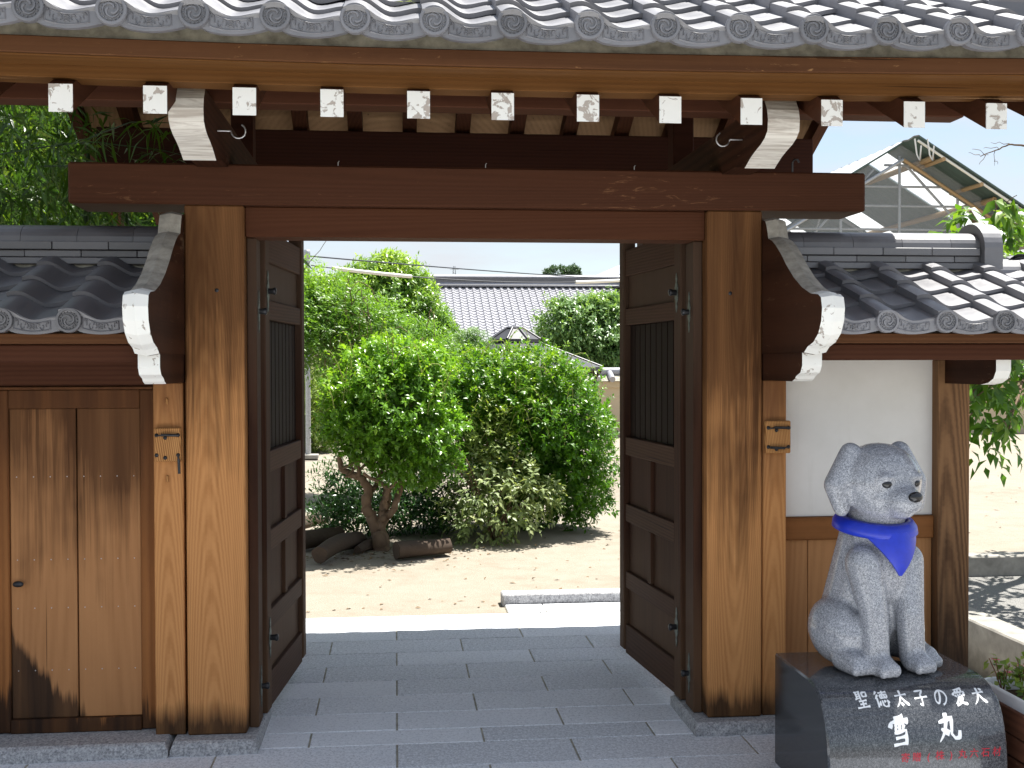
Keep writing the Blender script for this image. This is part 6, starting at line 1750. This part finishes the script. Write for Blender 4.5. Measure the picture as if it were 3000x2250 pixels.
for i in range(9): x = AX + 0.6 + i * 0.9; rail_('purlin_end', (x, g0 - 0.88, AZ - rs * (x - AX) - 0.16), (x, g0 + 0.6, AZ - rs * (x - AX) - 0.16), 0.05, 'scaffold_timber')
# trusses inside with pale boards lying between them
for y in (31, 37, 43, 50):
    rail_('truss_chord', (LX, y, AZ - ls * (AX - LX) - 0.8), (AX, y, AZ - 0.8), 0.05); rail_('truss_chord', (AX, y, AZ - 0.8), (RX, y, AZ - rs * (RX - AX) - 0.8), 0.05); rail_('truss_chord', (LX, y, 3.4), (RX - 3, y, 3.4), 0.05)
    for k in range(6): rail_('truss_web', (AX - 2.4 + k * 1.6, y, 3.4), (AX - 1.6 + k * 1.6, y, min(AZ - 0.9 - rs * abs(-1.6 + k * 1.6), AZ - .9)), 0.035)
# right pitch: opaque corrugated sheets alternating with translucent ones, bright from inside
def sheet(y0, y1, mats, name):
    mb = MB(); n = max(2, int((y1 - y0) / 0.26)); vs = []; z1 = AZ - rs * (RX - AX)
    for i in range(n + 1):
        y = y0 + (y1 - y0) * i / n; d = 0.03 * (i % 2); vs += [(AX, y, AZ + d), (RX, y, z1 + d), (AX, y, AZ - 0.04 + d), (RX, y, z1 - 0.04 + d)]
    mb.add(vs, [(4 * i, 4 * i + 1, 4 * i + 5, 4 * i + 4) for i in range(n)], 0)
    if len(mats) > 1: mb.add(vs, [(4 * i + 2, 4 * i + 6, 4 * i + 7, 4 * i + 3) for i in range(n)], 1); mb.add([vs[0], vs[1], vs[3], vs[2]], [(0, 1, 2, 3)], 1)
    return S_(mb.build(name, mats, sc_))
sheet(SY0 - 0.9, SY0 + 1.0, ['sheet_roof', 'green_sheet'], 'roof_sheet'); yb = SY0 + 1.0
while yb < SY1:
    sheet(yb, yb + 1.3, ['skylight'], 'skylight_sheet'); sheet(yb + 1.3, yb + 4.6, ['sheet_roof', 'green_sheet'], 'roof_sheet'); yb += 4.6
for i in range(6): rail_('purlin', (AX + 0.5 + i * 1.5, SY0 - 0.5, AZ - rs * (0.5 + i * 1.5) - 0.14), (AX + 0.5 + i * 1.5, SY1, AZ - rs * (0.5 + i * 1.5) - 0.14), 0.07, 'scaffold_timber')
# cords tied at the ridge
for dx in (-0.12, 0.18):
    S_(MB().tube([(AX + dx, g0 - 0.95, AZ - 0.1), (AX + dx + 0.05, g0 - 0.95, AZ - 0.45), (AX + dx + 0.12, g0 - 0.95, AZ - 0.6), (AX + dx + 0.15, g0 - 0.95, AZ - 0.25)], 0.018, 5).build('cord', 'rope_white', sc_))

# far pylon and hill trees
py_ = thing('pylon', 'tiny grey lattice pylon on the horizon above the tiled roof', 'pylon', (PX(982, 780, 420).x, 420, 0))
ht = PX(982, 575, 420).z
for sx in (-1, 1):
    for sy in (-1, 1): MB().tube([(sx * 3.2, sy * 3.2, 0), (sx * 0.9, sy * 0.9, ht * 0.75), (sx * 0.25, sy * 0.25, ht)], 0.14, 5).build('leg', 'pylon_steel', py_)
for k, zz in enumerate((0.82, 0.9, 0.97)): MB().tube([(-2.6 + 0.5 * k, 0, ht * zz), (2.6 - 0.5 * k, 0, ht * zz)], 0.13, 5).build('cross_arm', 'pylon_steel', py_)
for k in range(9):
    z0_, z1_ = ht * (0.5 + 0.05 * k), ht * (0.55 + 0.05 * k); w0 = 3.2 - 2.3 * (z0_ / (ht * .75)) if z0_ < ht * .75 else 0.7
    w0 = max(w0, 0.3); MB().tube([(-w0 * (1 if k % 2 else -1), -w0, z0_), (w0 * (1 if k % 2 else -1), -w0, z1_)], 0.09, 4).build('lattice_bar', 'pylon_steel', py_)
for lab, px_, py0, rx, rz, sd in (('broad dark tree on the horizon above the house roof', 1202, 592, 22, 12, 1), ('small dark tree on the horizon, right of the broad one', 1236, 592, 12, 12, 2)):
    Yh = 150; c_ = PX(px_, py0, Yh); s = Yh / 2500
    lob = [(tuple(c_), (rx * s, 1.5, rz * s)), (tuple(c_ + Vector((rx * s * .5, 0, -0.2))), (rx * s * .5, 1.2, rz * s * .8)), (tuple(c_ - Vector((rx * s * .5, 0, 0.1))), (rx * s * .5, 1.2, rz * s * .7))]
    plant('hill_tree', lab, 'tree', (c_.x, Yh, 0), MB().tube([(c_.x, Yh, 0), (c_.x, Yh, c_.z)], [0.25, 0.1], 7), 'bark', 'leaf_hill', crown(lob, 420, 6, 0.32, 0.2, 0.5, seed=sd), group='trees on the horizon')
# bushes along the far left edge of the court
for i, (px_, pyy, rx, rz, Yb) in enumerate(((560, 900, 70, 90, 22), (720, 930, 50, 55, 24), (800, 930, 60, 50, 25))):
    plant('hedge_bush', ['tall bush at the far left edge of the courtyard', 'low bush behind the pale pole', 'low bush behind the forked tree'][i], 'bush', tuple(PX(px_, 975, Yb)), MB().tube([PX(px_, 975, Yb), PX(px_, 900, Yb)], 0.05, 6), 'bark', 'leaf_camphor', cat(crown([LB(px_, pyy, rx, rz, Yb, 0.8)], 800, 7, 0.11, 0.05, 0.18, seed=500 + i), fill([LB(px_, pyy, rx, rz, Yb, 0.8)], 1500, 0.15, 0.08, 510 + i)))
bpy.context.view_layer.update()
